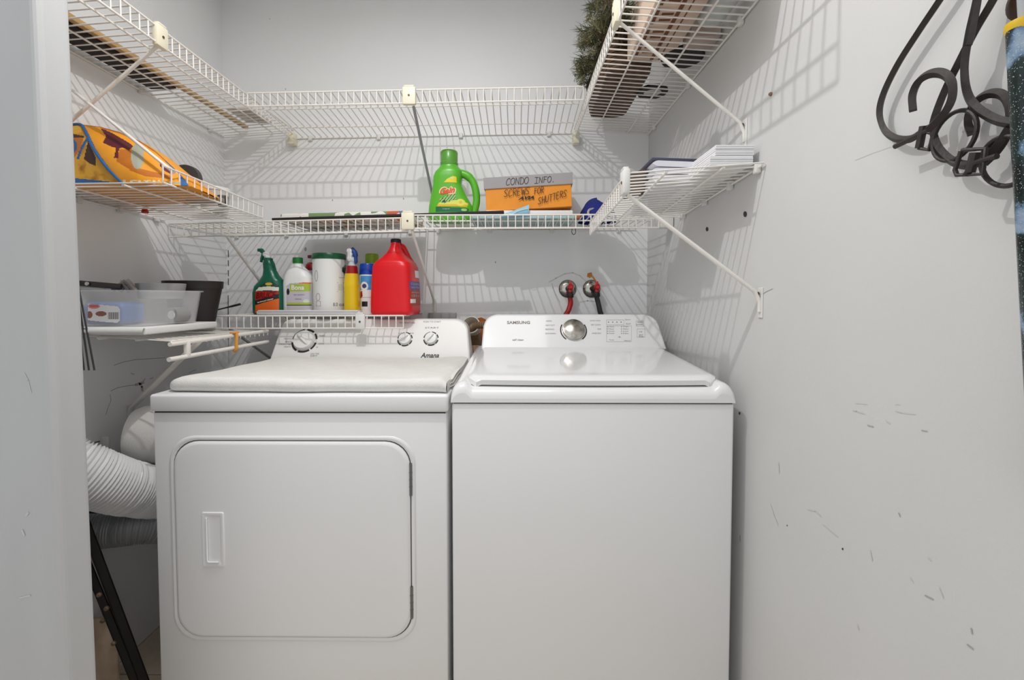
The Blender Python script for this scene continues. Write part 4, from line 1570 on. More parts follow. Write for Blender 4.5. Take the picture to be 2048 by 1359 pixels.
# papers under the shoe box
a, b = at(955, 436, 1.67), at(1148, 436, 1.67)
thing('folder', MB().box((a.x - 0.03, 1.68, CZ), (b.x + 0.01, 1.90, CZ + 0.012), 0.002), M('folder_teal', (168, 196, 196), 0.5), 'pale teal folder at the bottom of the pile under the shoe box', 'folder')
thing('envelope', MB().box((a.x + 0.03, 1.675, CZ + 0.0125), (b.x - 0.003, 1.89, CZ + 0.030), 0.004), PAPER, 'thick white envelope lying under the orange shoe box', 'envelope')
mb = MB()


def mask(u, v):
    x = 1000 + u * 58
    y = 430 - 22 * u * (0.25 + 0.75 * v) + 3 - 2 * v + (1 - v) * 2
    return at(x, y, 1.672 - 0.006 * math.sin(v * math.pi))


mb.grid(mask, 20, 10)
mb.grid(lambda u, v: mask(u, v) + Vector((0, 0.004, 0)), 20, 10, flip=True)
mk = thing('face_mask', mb, M('mask_blue', (150, 196, 216), 0.8, var=0.05, scale=50), 'folded pale blue face mask wedged at the front of the shoe box', 'mask')
part('ear_loop', MB().tube(spline([mask(0.3, 0.5), at(1016, 426, 1.662), at(1024, 428, 1.66), at(1036, 421, 1.662), at(1056, 417, 1.664)], 5), 0.0011, 6), WHITE, mk)

# shoe box
Yb = 1.69
rotb = math.atan2(8.5, 180)
sx0, sx1 = at(970, 400, Yb).x, at(1146, 400, Yb).x
szb = at(1050, 417, Yb).z
szl = at(1050, 373, Yb).z
szt = at(1050, 350, Yb).z
cB = Vector(((sx0 + sx1) / 2, Yb, szb))
RB = Matrix.Rotation(-rotb, 3, 'Y') @ Matrix.Rotation(math.radians(-3), 3, 'Z')
bxr = root('shoe_box', cB, 'orange shoe box with grey lid and handwritten notes', 'box')
w2 = (sx1 - sx0) / 2
hb, hl_, ht_ = 0, szl - szb, szt - szb


def boxpart(lo, hi, bev):
    m_ = MB().box(lo, hi, bev, 1)
    m_.v = [RB @ p + cB for p in m_.v]
    return m_


part('box_body', boxpart((-w2 + 0.004, 0.003, 0.0), (w2 - 0.004, 0.185, ht_ - 0.004), 0.001), M('card_orange', (232, 146, 34), 0.6, var=0.04, scale=12), bxr)
lidp = part('lid', boxpart((-w2 - 0.001, -0.002, hl_), (w2 + 0.002, 0.19, ht_), 0.001), M('card_grey', (160, 156, 158), 0.65, var=0.03), bxr)
bn = RB @ Vector((0, -1, 0))
HAND = {'C': [[(1, .85), (.7, 1), (.3, .8), (.05, .4), (.15, .05), (.5, 0), (.9, .15)]], 'O': [[(.5, 1), (.1, .75), (0, .35), (.3, 0), (.75, .1), (1, .55), (.85, .9), (.5, 1)]],
        'N': [[(.1, 0), (.15, 1)], [(.15, .95), (.5, .5), (.85, .05)], [(.85, 0), (.95, 1)]], 'D': [[(.15, 0), (.2, 1)], [(0, .95), (.6, .95), (1, .6), (.9, .2), (.5, 0), (0, .02)]],
        'I': [[(.5, 0), (.55, 1)], [(.05, 1), (1, 1)], [(0, 0), (.95, .02)]], 'F': [[(.15, 0), (.25, 1)], [(.1, .97), (1, 1)], [(.2, .55), (.8, .57)]], '.': [[(.3, 0), (.45, .06)]],
        'S': [[(1, .9), (.6, 1), (.15, .8), (.3, .55), (.75, .4), (.7, .1), (.3, 0), (0, .1)]], 'R': [[(.1, 0), (.2, 1)], [(.1, .95), (.7, 1), (.9, .75), (.6, .5), (.2, .48)], [(.4, .48), (1, 0)]],
        'E': [[(.9, 1), (.2, .95), (.1, 0), (.9, .05)], [(.15, .5), (.75, .53)]], 'W': [[(0, 1), (.2, 0), (.5, .7), (.75, 0), (1, 1)]], 'H': [[(.1, 0), (.2, 1)], [(.85, 0), (.95, 1)], [(.1, .45), (.95, .52)]],
        'U': [[(0, 1), (.1, .2), (.45, 0), (.8, .2), (.95, 1)]], 'T': [[(.5, 0), (.55, 1)], [(0, .97), (1.05, 1)]]}


def onbox(px, py, e=0.0008):
    return at_plane(px, py, cB + bn * (0.002 + e), bn)


def ribbon(mb, pts, wd, fn):
    for (xa, ya), (xb, yb_) in zip(pts, pts[1:]):
        dx, dy = xb - xa, yb_ - ya
        l = max(1e-6, math.hypot(dx, dy))
        nx, ny = -dy / l * wd / 2, dx / l * wd / 2
        ex, ey = dx / l * wd * 0.3, dy / l * wd * 0.3
        mb.add([fn(xa + nx - ex, ya + ny - ey), fn(xb + nx + ex, yb_ + ny + ey), fn(xb - nx + ex, yb_ - ny + ey), fn(xa - nx - ex, ya - ny - ey)], [[0, 1, 2, 3]])


def handwrite(mb, s, x0, x1, yb0, yb1, h, fn, wd=1.15):
    n = len(s)
    st = (x1 - x0) / n
    for i, ch in enumerate(s):
        if ch not in HAND:
            continue
        bx = x0 + i * st
        by = yb0 + (yb1 - yb0) * i / n
        for stroke in HAND[ch]:
            sp_ = spline([(q[0], q[1], 0) for q in stroke], 4) if len(stroke) > 3 else [Vector((q[0], q[1], 0)) for q in stroke]
            ribbon(mb, [(bx + q.x * st * 0.86 + q.y * 0.7, by - q.y * h) for q in sp_], wd, fn)


mb = MB()
handwrite(mb, 'CONDO', 1012, 1058, 370, 366.5, 13.5, onbox)
handwrite(mb, 'INFO.', 1069, 1112, 366.5, 363, 12, onbox)
part('handwriting', mb, M('marker_ink', (66, 50, 40), 0.6), lidp, 0)
mb = MB()
handwrite(mb, 'SCREWS', 1008, 1060, 393, 387, 14, onbox)
handwrite(mb, 'FOR', 1068, 1088, 388, 384, 12, onbox)
handwrite(mb, 'SHUTTERS', 1076, 1134, 408, 391, 13.5, onbox)
part('handwriting', mb, M('marker_ink2', (62, 36, 22), 0.6), bxr, 0)
mb = MB()
text_px(mb, 'AVIA', 1036, 393, 1068, 399.5, onbox, bold=0.05, shear=0.4, tilt=-2)
part('lettering', mb, INK, bxr, 0)

# blue cap
p = at(1190, 428, 1.74)
cp = root('baseball_cap', (p.x + 0.01, 1.76, CZ), 'crumpled royal blue cap with white lining beside the shoe box', 'cap')
mb = MB()
pz = at(1190, 398, 1.74).z - CZ


def capd(u, v):
    a = u * 2 * math.pi
    r = math.cos(v * math.pi / 2)
    k_ = 1 + 0.08 * math.sin(3 * a + 1) + 0.05 * math.sin(5 * a + v * 6)
    return (p.x + 0.012 + 0.072 * r * math.cos(a) * k_, 1.765 + 0.08 * r * math.sin(a) * k_, CZ + 0.001 + pz * math.sin(v * math.pi / 2) * (1 - 0.12 * math.cos(a)))


mb.grid(capd, 36, 14, wrap=True)
part('crown', mb, M('cap_fabric_blue', (22, 38, 120), 0.85, var=0.15, scale=30, bump=0.3, bscale=400), cp, 60)
q = at(1186, 422, 1.69)
part('lining', MB().lathe([(0.014, 0.0), (0.020, -0.004), (0.022, 0.004), (0.016, 0.010), (0.012, 0.016)], (q.x, 1.695, CZ + 0.022), 24, axis=(-0.3, 1, -0.2), cap=False), M('lining_white', (212, 206, 204), 0.8), cp, 60)
thing('sunglasses_case', MB().box((at(1150, 428, 1.68).x, 1.68, CZ), (at(1162, 428, 1.68).x, 1.72, CZ + 0.012), 0.003), M('case_brown', (168, 92, 58), 0.5), 'small brown case at the right end of the shoe box', 'case')
thing('key_ring', MB().tube(arc((1147.5, 462), 4.0, 0, 2 * math.pi, 20, lambda x, y: at(x, 462 + (y - 462) * 1.7, 1.604)), 0.0013, 6), INK, 'small dark ring hanging under the back shelf', 'ring')

# ------------------------------------------------------------------ lower right shelf: papers
RZ = 1.462
a, b = at(1420, 310, 1.045), at(1507, 310, 1.045)
zt1 = at(1460, 310, 1.045).z
ztop = at(1460, 289, 1.045).z
for i, (x0, x1, z0, z1, lbl) in enumerate(((a.x, b.x, RZ + 0.001, zt1, 'lower block of white paper at the near end of the right shelf'), (a.x + 0.012, b.x + 0.003, zt1 + 0.0005, ztop, 'upper block of white paper at the near end of the right shelf'))):
    r_ = root('paper_stack', ((x0 + x1) / 2, 1.14, z0), lbl, 'paper')
    n = 5
    for q in range(n):
        h_ = (z1 - z0) / n
        part('paper_bundle', MB().box((x0 + random.uniform(0, .0012), 1.045 + random.uniform(0, .0015), z0 + q * h_), (x1 - random.uniform(0, .0012), 1.26, z0 + (q + 1) * h_ - 0.0005), 0.0006, 1), PAPER, r_)
mx0, mx1 = at(1304, 330, 1.16).x, at(1392, 330, 1.16).x
z = RZ - 0.004
for i, th_ in enumerate((0.017, 0.016, 0.016)):
    mb = MB()

    def mag(u, v, z=z, th_=th_, i=i):
        y = 1.17 + v * 0.22
        t = u * 2 * math.pi
        # folded booklet with rounded spine at the left
        L_ = mx1 - mx0
        if u < 0.5:
            s_ = u * 2
            x = mx1 - s_ * L_
            zz_ = z + 0.0005 + (0.0 if s_ < 0.85 else th_ / 2 * ((s_ - 0.85) / 0.15) ** 2)
        else:
            s_ = (u - 0.5) * 2
            x = mx0 + s_ * L_
            zz_ = z + th_ - 0.001 - (0.0 if s_ > 0.15 else th_ / 2 * ((0.15 - s_) / 0.15) ** 2)
        return (x + 0.006 * i * 0.5, y + 0.004 * i, zz_ + 0.004 * (i) * (1 - (x - mx0) / L_) * 0.6)
    mb.grid(mag, 40, 2, wrap=True)
    e0 = [Vector(mag(k / 40, 0)) for k in range(40)]
    mb.add(e0, [list(range(40))])
    thing('magazine', mb, M('magazine_white', (224, 224, 232), 0.5), ['folded white magazine at the bottom of the pile beside the paper blocks', 'folded white magazine in the middle of the pile beside the paper blocks', 'folded white magazine at the top of the pile beside the paper blocks'][i], 'magazine', 'folded magazines on the right shelf')
    z += th_ + 0.002
thing('notebook', MB().box((mx0 + 0.012, 1.20, z + 0.006), (mx1 + 0.06, 1.42, z + 0.013), 0.001, rot=Matrix.Rotation(math.radians(2), 3, 'Y')), M('notebook_navy', (62, 66, 84), 0.5), 'dark navy notebook lying on the folded magazines', 'notebook')
a = at(1290, 342, 1.24)
thing('binder', MB().box((mx0 - 0.006, 1.225, RZ - 0.006), (mx0 + 0.004, 1.46, RZ + 0.062), 0.001, rot=Matrix.Rotation(math.radians(9), 3, 'X')), M('binder_brown', (70, 56, 48), 0.6), 'dark brown folder standing beside the folded magazines', 'folder')

# ------------------------------------------------------------------ upper right shelf
VZ = 1.872
# basket with artificial greenery spilling over the lip
bk = root('greenery_basket', (0.37, 1.60, VZ), 'brown basket of artificial pine greenery hanging over the topmost right shelf', 'basket')
mb = MB()
for q in range(9):
    t = q / 8
    e_ = 0.012 * t
    mb.tube([p_ for p_ in ringp(0.292 - e_, 0.425 + e_, 1.42 - e_, 1.80 + e_, VZ + 0.004 + t * 0.10, 0.04, 4)] + [ringp(0.292 - e_, 0.425 + e_, 1.42 - e_, 1.80 + e_, VZ + 0.004 + t * 0.10, 0.04, 4)[0]], 0.0065, 6)
mb.box((0.296, 1.425, VZ), (0.421, 1.795, VZ + 0.008), 0.002)
part('basket', mb, M('wicker_brown', (92, 66, 46), 0.7, var=0.5, scale=40, bump=0.5, bscale=120), bk)
mb = MB()
GRE = [M('needle_dark', (66, 70, 44), 0.7), M('needle_olive', (108, 106, 70), 0.7), M('needle_pale', (150, 142, 110), 0.7), M('needle_brown', (84, 70, 48), 0.7)]
rnd = random.Random(3)
cent = []
for k in range(330):
    # ellipsoidal tuft centres over and in front of the lip
    t = rnd.random()
    c = Vector((0.285 + rnd.gauss(0, 0.035), 1.20 + t * 0.46, 1.945 + 0.36 * (1 - t) * rnd.random() + rnd.gauss(0, 0.025)))
    lim = 0.222 + 0.0 * t
    c.x = max(lim, c.x)
    if c.x < 0.258:
        c.z = max(c.z, 1.895)
    else:
        c.z = max(c.z, 1.90)
    cent.append(c)
for c in cent:
    ax = Vector((rnd.gauss(-0.5, 0.6), rnd.gauss(-0.2, 0.7), rnd.gauss(0.2, 0.6))).normalized()
    mi = rnd.choice([0, 0, 0, 1, 1, 2, 3])
    for q in range(26):
        d = (ax + Vector((rnd.gauss(0, 0.5), rnd.gauss(0, 0.5), rnd.gauss(0, 0.5)))).normalized()
        ln_ = rnd.uniform(0.022, 0.046)
        s_ = d.cross(Vector((rnd.random() - .5, rnd.random() - .5, rnd.random() - .5))).normalized() * rnd.uniform(0.0009, 0.0016)
        n_ = d.cross(s_).normalized() * 0.0008
        b0 = c + Vector((rnd.gauss(0, 0.006), rnd.gauss(0, 0.006), rnd.gauss(0, 0.006)))
        tip = b0 + d * ln_
        if tip.z < 1.885:
            tip.z = 1.885
        mb.add([b0 + s_, b0 - s_, b0 + n_, tip], [[0, 1, 3], [1, 2, 3], [2, 0, 3]], mi)
part('needles', mb, GRE, bk, 0, kind='stuff')
mb = MB()
for k in range(14):
    c = rnd.choice(cent)
    mb.tube([Vector((0.33, 1.5 + rnd.uniform(-.06, .2), VZ + 0.05)), (Vector((0.30, c.y, (c.z + VZ) / 2 + 0.04))), c], [0.004, 0.003, 0.001], 6)
part('twigs', mb, M('twig_brown', (80, 62, 42), 0.8), bk)

# patterned tan box
CARD = M('card_tan', (212, 190, 172), 0.7, var=0.1, scale=18)
tbx = root('cardboard_box', (0.42, 1.16, VZ), 'tan box with brown pattern on the topmost right shelf', 'box')
part('box_body', MB().box((0.335, 0.95, VZ - 0.005), (0.462, 1.37, VZ + 0.13), 0.003), CARD, tbx)
mb = MB()
for k in range(5):
    y = 0.98 + k * 0.075
    mb.box((0.345, y, VZ - 0.0062), (0.357, y + 0.055, VZ - 0.0045))
    mb.box((0.366, y + 0.01, VZ - 0.0062), (0.395, y + 0.018, VZ - 0.0045))
    mb.box((0.366, y + 0.035, VZ - 0.0062), (0.395, y + 0.043, VZ - 0.0045))
mb.box((0.40, 0.96, VZ - 0.0062), (0.41, 1.36, VZ - 0.0045))
mb.box((0.425, 0.96, VZ - 0.0062), (0.428, 1.36, VZ - 0.0045))
part('printed_pattern', mb, M('print_brown', (118, 72, 44), 0.7), tbx, 0)
p = at_z(1362, 112, VZ)
thing('black_plate', MB().lathe([(0.001, 0), (0.058, 0), (0.062, 0.006), (0.06, 0.012), (0.001, 0.014)], (0.495, p.y, VZ - 0.01), 36), M('black_rubber', (16, 16, 18), 0.5), 'black round base lying on the topmost right shelf near the wall', 'base')
p = at_z(1305, 181, VZ)
bd = thing('black_disc', MB().lathe([(0.03, 0), (0.05, 0), (0.052, 0.004), (0.05, 0.010), (0.03, 0.010), (0.03, 0)], (p.x, p.y, VZ - 0.009), 36, cap=False), MATS['black_rubber'], 'black ring with pale centre on the topmost right shelf', 'disc')
part('centre', MB().lathe([(0.001, 0.002), (0.0298, 0.002), (0.0298, 0.009), (0.001, 0.009)], (p.x, p.y, VZ - 0.009), 28, cap=False), M('disc_pale', (206, 204, 200), 0.4), bd)
mb = MB()
Lf = Loft([(0, 0, 0, 0.034, 0.034, 2.4), (0.01, 0, 0, 0.038, 0.038, 2.4), (0.13, 0, 0, 0.038, 0.038, 2.4), (0.16, 0, 0, 0.02, 0.02, 2), (0.185, 0, 0, 0.014, 0.014, 2)])
Lf.build(mb)
mb.v = [Matrix.Rotation(math.radians(90), 3, 'X') @ v for v in mb.v]
mb.v = [Vector((v.x + 0.508, v.y + 1.20, v.z + VZ + 0.026)) for v in mb.v]
wb = thing('white_bottle', mb, M('bottle_milk', (214, 220, 218), 0.35, trans=0.15), 'white bottle lying on its side near the wall on the topmost right shelf', 'bottle')
part('cap', MB().lathe([(0.016, 0), (0.016, 0.02), (0.013, 0.024)], (0.508, 1.02, VZ + 0.026), 20, axis=(0, -1, 0)), M('cap_teal', (70, 110, 116), 0.4), wb)
thing('small_carton', MB().box((0.475, 1.235, VZ - 0.009), (0.555, 1.30, VZ + 0.04), 0.002), M('carton_pink', (196, 178, 168), 0.6), 'small pinkish carton beside the black round base', 'carton')

# ------------------------------------------------------------------ water valves and pipes on the back wall
def valve(px, py, hose_col, hose_pts, label, hlabel, tagp=False):
    c = at(px, py, YB)
    v = root('water_valve', c, label, 'valve')
    part('escutcheon', MB().lathe([(0.036, 0), (0.036, 0.003), (0.030, 0.009), (0.018, 0.013), (0.001, 0.014)], c, 32, axis=(0, -1, 0)), CHROME, v)
    part('escutcheon_rim', MB().tube(arc((c.x, c.z), 0.0365, 0, 2 * math.pi, 32, lambda x, z: Vector((x, YB - 0.002, z))), 0.0017, 6), M('rim_dark', (70, 68, 66), 0.5), v)
    h = Vector(hose_pts[0])
    part('spout', MB().tube(spline([(c.x, YB - 0.01, c.z), (c.x + (h.x - c.x) * 0.6, YB - 0.03, c.z + 0.004), (h.x, YB - 0.048, c.z + 0.0), (h.x, YB - 0.05, h.z + 0.004)], 5), 0.0115, 12), M('valve_tarnish', (84, 50, 46), 0.4, 0.6, var=0.3, scale=60), v)
    hc = Vector((h.x, YB - 0.055, c.z + 0.008))
    kn = part('handle', MB().lathe([(0.010, 0), (0.012, 0.003), (0.012, 0.014), (0.009, 0.017), (0.008, 0.012), (0.001, 0.012)], hc, 20, axis=(0, -1, 0)), M('valve_red', (204, 38, 40), 0.35), v)
    part('lever', MB().box(hc + Vector((-0.005, -0.010, 0.008)), hc + Vector((0.005, 0.0, 0.022)), 0.003), MATS['valve_red'], kn)
    part('bonnet', MB().box(hc + Vector((-0.007, -0.008, -0.024)), hc + Vector((0.007, 0.006, -0.008)), 0.004), MATS['valve_red'], kn)
    part('coupling', MB().lathe([(0.0145, 0), (0.015, 0.004), (0.015, 0.014), (0.0125, 0.018)], Vector((h.x, YB - 0.05, h.z - 0.002)), 16), BLACKM, v)
    mb = MB().tube(spline(hose_pts, 6), 0.0108, 12)
    thing('hose', mb, hose_col, hlabel, 'hose')
    return v


c1, c2 = at(1135, 577, YB), at(1183, 577, YB)
yh = YB - 0.05
h1a = at(1140, 594, yh)
valve(1135, 577, M('hose_red', (170, 18, 22), 0.45), [h1a, at(1141, 606, yh), at(1137, 620, yh - 0.005), at(1131, 632, yh - 0.01), at(1126, 660, yh - 0.01), at(1124, 720, yh - 0.01)],
      'chrome water valve with red handle feeding the red hose', 'red rubber hose running down behind the washing machine')
h2a = at(1193, 592, yh)
v2 = valve(1183, 577, M('hose_black', (36, 42, 40), 0.45), [h2a, at(1196, 604, yh), at(1200, 622, yh - 0.005), at(1204, 640, yh - 0.008), at(1208, 720, yh - 0.01)],
           'chrome water valve with red handle feeding the black hose', 'black rubber hose running down behind the washing machine')
mb = MB()
mb.tube(spline([at(1193, 566, yh), at(1189, 558, yh), at(1182, 549, yh + 0.01)], 4), [0.0035] * 9, 6)
mb.prism([(1175, 546), (1183, 544), (1185, 552), (1180, 556), (1174, 553)], lambda x, y: at(x, y, yh + 0.006), lambda x, y: at(x, y, yh + 0.008))
thing('paper_tag', mb, M('tag_ochre', (180, 118, 44), 0.7), 'brown paper tag tied to the right water valve', 'tag')
# plaster patch lines round the valves
mb = MB()
ribbon(mb, [(1098, 564), (1112, 556), (1130, 547), (1145, 545), (1160, 551), (1172, 562)], 2.0, lambda x, y: at(x, y, YB - 0.0006))
ribbon(mb, [(1104, 566), (1106, 575), (1112, 590), (1120, 604)], 1.6, lambda x, y: at(x, y, YB - 0.0006))
ribbon(mb, [(1160, 604), (1175, 601), (1190, 602)], 2.2, lambda x, y: at(x, y, YB - 0.0006))
part('plaster_seam', mb, M('plaster_seam', (214, 212, 208), 0.8), wall_back, 0)

# utility plate on the wall behind the dryer
a, b = at(858, 625, YB), at(913, 660, YB)
thing('utility_plate', MB().box((a.x, YB - 0.02, b.z), (b.x, YB, a.z), 0.002), M('plate_grey', (150, 150, 148), 0.5, 0.3), 'grey metal plate on the back wall behind the dryer console', 'plate')
# drain standpipe with corrugated hose
pc = at(944, 653, 1.80)
dp = root('drain_pipe', (pc.x, 1.82, 0.62), 'white drain standpipe with a flared angled mouth between the machines', 'pipe')
mb = MB()
axp = Vector((-0.12, -0.9, 0.42)).normalized()
mb.lathe([(0.026, -0.05), (0.032, 0.0), (0.0365, 0.022), (0.033, 0.024), (0.027, 0.0), (0.02, -0.03)], pc, 28, axis=axp, cap=False)
part('mouth', mb, M('pvc_white', (220, 212, 200), 0.4), dp)
part('pipe', MB().tube(spline([pc - axp * 0.03, pc - axp * 0.06 + Vector((0.0, 0, -0.03)), Vector((pc.x + 0.02, 1.86, 0.90)), Vector((pc.x + 0.02, 1.86, 0.62))], 5), 0.026, 16), M('pvc_brown', (150, 122, 92), 0.5, var=0.15), dp)
pts = spline([pc + axp * -0.01 + Vector((-0.005, 0, -0.008)), pc + Vector((0.012, -0.02, 0.004)), pc + Vector((0.045, -0.03, 0.008)), pc + Vector((0.10, -0.01, 0.0)), pc + Vector((0.14, 0.0, -0.08))], 18)
rs = [0.0135 + 0.002 * math.sin(i * 2.1) for i in range(len(pts))]
thing('drain_hose', MB().tube(pts, rs, 14), M('hose_brown', (122, 98, 74), 0.5), 'brown corrugated drain hose entering the standpipe', 'hose', smooth=60)
mb = MB().prism([(955, 636), (963, 634), (972, 639), (978, 652), (978, 690), (952, 690)], lambda x, y: at(x, y, 1.885), lambda x, y: at(x, y, 1.89))
thing('cardboard_piece', mb, M('card_rust', (190, 108, 50), 0.7, var=0.2, scale=30), 'torn rust-brown cardboard behind the drain pipe', 'cardboard')
mb = MB().prism([(925, 690), (960, 690), (965, 735), (925, 740)], lambda x, y: at(x, y, 1.78), lambda x, y: at(x, y, 1.785))
thing('cardboard_piece', mb, M('card_tan2', (176, 148, 122), 0.7, var=0.25, scale=40), 'pale tan cardboard wedged between dryer and washer consoles', 'cardboard')

# ------------------------------------------------------------------ gap left of the dryer
# white roll
p = at(262, 865, 1.36)
mb = MB().lathe([(0.001, 0), (0.055, 0.001), (0.079, 0.010), (0.088, 0.03), (0.09, 0.06), (0.09, 0.24), (0.001, 0.241)], Vector((-1.175, 1.335, p.z)), 36, axis=(1, 0.30, -0.05))
thing('white_canister', mb, M('roll_white', (226, 224, 220), 0.7, var=0.02, bump=0.3, bscale=250), 'white rounded canister lying behind the left edge of the dryer', 'canister')
# bracket holding it
a = at(208, 893, 1.30)
thing('wall_bracket', MB().box(a + Vector((-0.012, 0, -0.012)), a + Vector((0.014, 0.006, 0.03)), 0.002), M('bracket_pale', (206, 204, 200), 0.5), 'small pale bracket beside the white canister', 'bracket')


def duct(name, pts, r, lab, mat, amp=0.0045, n=26, seg=28, pitch=0.0078):
    P = spline(pts, n)
    s = 0
    rs = []
    for i, q in enumerate(P):
        if i:
            s += (P[i] - P[i - 1]).length
        rs.append(r + amp * math.sin(2 * math.pi * s / pitch))
    return thing(name, MB().tube(P, rs, seg), mat, lab, 'duct', smooth=80)


duct('vent_duct', [at(60, 905, 1.10), at(150, 938, 1.13), at(235, 970, 1.20), at(320, 985, 1.32), at(370, 985, 1.42)], 0.069,
     'white ribbed flexible vent duct beside the dryer, upper one', M('duct_white', (236, 236, 236), 0.35, 0.0, var=0.02), n=60)
duct('vent_duct', [at(150, 1065, 1.24), at(230, 1056, 1.27), at(300, 1050, 1.31), at(380, 1048, 1.40)], 0.05,
     'grey ribbed flexible duct low beside the dryer', M('duct_grey', (176, 178, 182), 0.35, 0.4, var=0.04), amp=0.0022, n=80, pitch=0.0055)
# black leaning frame: two bars with bolts
fr = root('metal_frame', (-0.95, 1.15, 0.0), 'black angle-iron frame leaning in the gap beside the dryer', 'frame')
IRB = M('frame_black', (26, 22, 20), 0.45, 0.3, var=0.3, scale=30)
IRW = M('frame_worn', (124, 102, 82), 0.5, 0.2, var=0.4, scale=30)


def bar(a, b, w1, w2, mat, name):
    d = (b - a).normalized()
    s = d.cross(Vector((0, 1, 0))).normalized()
    m_ = MB()
    n_ = s.cross(d)
    for (u0, u1, v0, v1) in ((-w1, w1, 0, 0.004), (-w1, -w1 + 0.004, 0, w2)):
        vv = []
        for e_ in (a, b):
            vv += [e_ + s * u0 + n_ * v0, e_ + s * u1 + n_ * v0, e_ + s * u1 + n_ * v1, e_ + s * u0 + n_ * v1]
        m_.add(vv, [[0, 1, 2, 3], [4, 5, 6, 7], [0, 1, 5, 4], [1, 2, 6, 5], [2, 3, 7, 6], [3, 0, 4, 7]])
    return part(name, m_, mat, fr, 0)


b1 = bar(at(163, 1030, 1.20), at(310, 1425, 1.12), 0.0135, 0.02, IRB, 'rail')
b2 = bar(at(158, 1090, 1.23), at(300, 1440, 1.15), 0.012, 0.02, IRB, 'rail')
b3 = bar(at(170, 1070, 1.222), at(300, 1410, 1.14), 0.006, 0.012, IRW, 'inner_rail')
for (x, y) in ((199, 1188), (214, 1215), (206, 1240), (228, 1285)):
    part('bolt', MB().lathe([(0.006, 0), (0.006, 0.004), (0.004, 0.006)], at(x, y, 1.165), 8, axis=(0.2, -1, 0)), IRW, fr)
part('cross_bar', MB().box(at(150, 1026, 1.235), at(220, 1008, 1.225) + Vector((0, 0.012, 0)), 0.002), IRB, fr)
# tan tile low behind the frame
thing('tan_tile', MB().box(at(120, 1430, 1.268), at(232, 1236, 1.268) + Vector((0, 0.008, 0)), 0.002, 1), M('stone_tan', (196, 174, 154), 0.6, var=0.18, scale=22), 'worn tan tile leaning behind the black frame near the floor', 'tile')

# ------------------------------------------------------------------ iron hangers on the right wall
def wall_pt(off):
    return lambda px, py: at_x(px, py, XR - off)


def hanger(label, arm, scroll, r=0.0052):
    o = root('iron_hanger', arm[0], label, 'hanger', 'wrought iron hangers')
    part('arm', MB().tube(spline(arm, 8), r, 4, flat=(1, 1)), IRON, o, 30)
    part('scroll', MB().tube(spline(scroll, 8), r, 4), IRON, o, 30)
    return o


w1, w2, w3 = wall_pt(0.016), wall_pt(0.03), wall_pt(0.045)
h1 = hanger('left black iron hanger with scroll hook on the right wall',
            [w1(1905, -40), w1(1877, 4), w1(1838, 62), w1(1796, 128), w1(1768, 185), w1(1759, 225), w1(1768, 258), w1(1790, 276), w1(1820, 278), w1(1846, 262), w1(1866, 252)],
            [w2(2010, -50), w2(1985, 2), w2(1950, 62), w2(1915, 130), w2(1895, 170), w2(1880, 205), w2(1868, 240), w2(1866, 262), w2(1878, 296), w2(1905, 322), w2(1938, 330), w2(1968, 318), w2(1996, 288), w2(2018, 255)])
part('hook_curl', MB().tube(spline([w3(1826, 221), w3(1825, 190), w3(1838, 162), w3(1862, 147), w3(1888, 148), w3(1904, 166), w3(1904, 195), w3(1893, 220), w3(1874, 242), w3(1858, 258)], 8), 0.0056, 4), IRON, h1, 30)
part('collar', MB().tube([w2(1847, 252), w2(1838, 296)], 0.0045, 8), IRON, h1)
part('pin', MB().tube([w2(1790, 293), w2(1862, 258)], 0.0036, 8), IRON, h1)
part('ring', MB().tube([at_x(1910 + 44 * math.cos(t) * 0.98 + 10 * math.sin(t), 271 - 50 * math.sin(t) - 8 * math.cos(t), XR - 0.032) for t in [2 * math.pi * k / 32 for k in range(33)]], 0.0026, 8), IRON, h1)
part('buckle', MB().tube([w2(1838, 296), w2(1858, 300), w2(1866, 268), w2(1848, 262)], 0.0024, 8), IRON, h1)
h2 = hanger('right black iron hanger with buckle and ring on the right wall',
            [w2(1962, -45), w2(1953, 4), w2(1938, 70), w2(1929, 130), w2(1933, 180), w2(1950, 212), w2(1985, 236), w2(2020, 246), w2(2055, 248)],
            [w1(1943, 268), w1(1936, 246), w1(1940, 222), w1(1955, 200), w1(1980, 187), w1(2005, 190), w1(2018, 210), w1(2020, 240), w1(2014, 270), w1(1996, 300), w1(1970, 326)])
part('arm_twin', MB().tube(spline([w3(1962, -45), w3(1955, 10), w3(1945, 60), w3(1938, 90)], 6), 0.004, 4), IRON, h2, 30)
part('ring', MB().tube([at_x(2013 + 50 * math.cos(t) + 4 * math.sin(t), 322 - 50 * math.sin(t), XR - 0.03) for t in [2 * math.pi * k / 32 for k in range(33)]], 0.0028, 8), IRON, h2)
part('buckle', MB().tube([w3(1925, 300), w3(1972, 297), w3(1966, 348), w3(1914, 350), w3(1910, 340), w3(1922, 302)], 0.0024, 8), IRON, h2)
part('buckle_roller', MB().tube([w3(1950, 305), w3(1940, 345)], 0.0048, 10), IRON, h2)
part('pin', MB().tube([w3(1932, 350), w3(1952, 325), w3(1994, 312)], 0.0034, 8), IRON, h2)

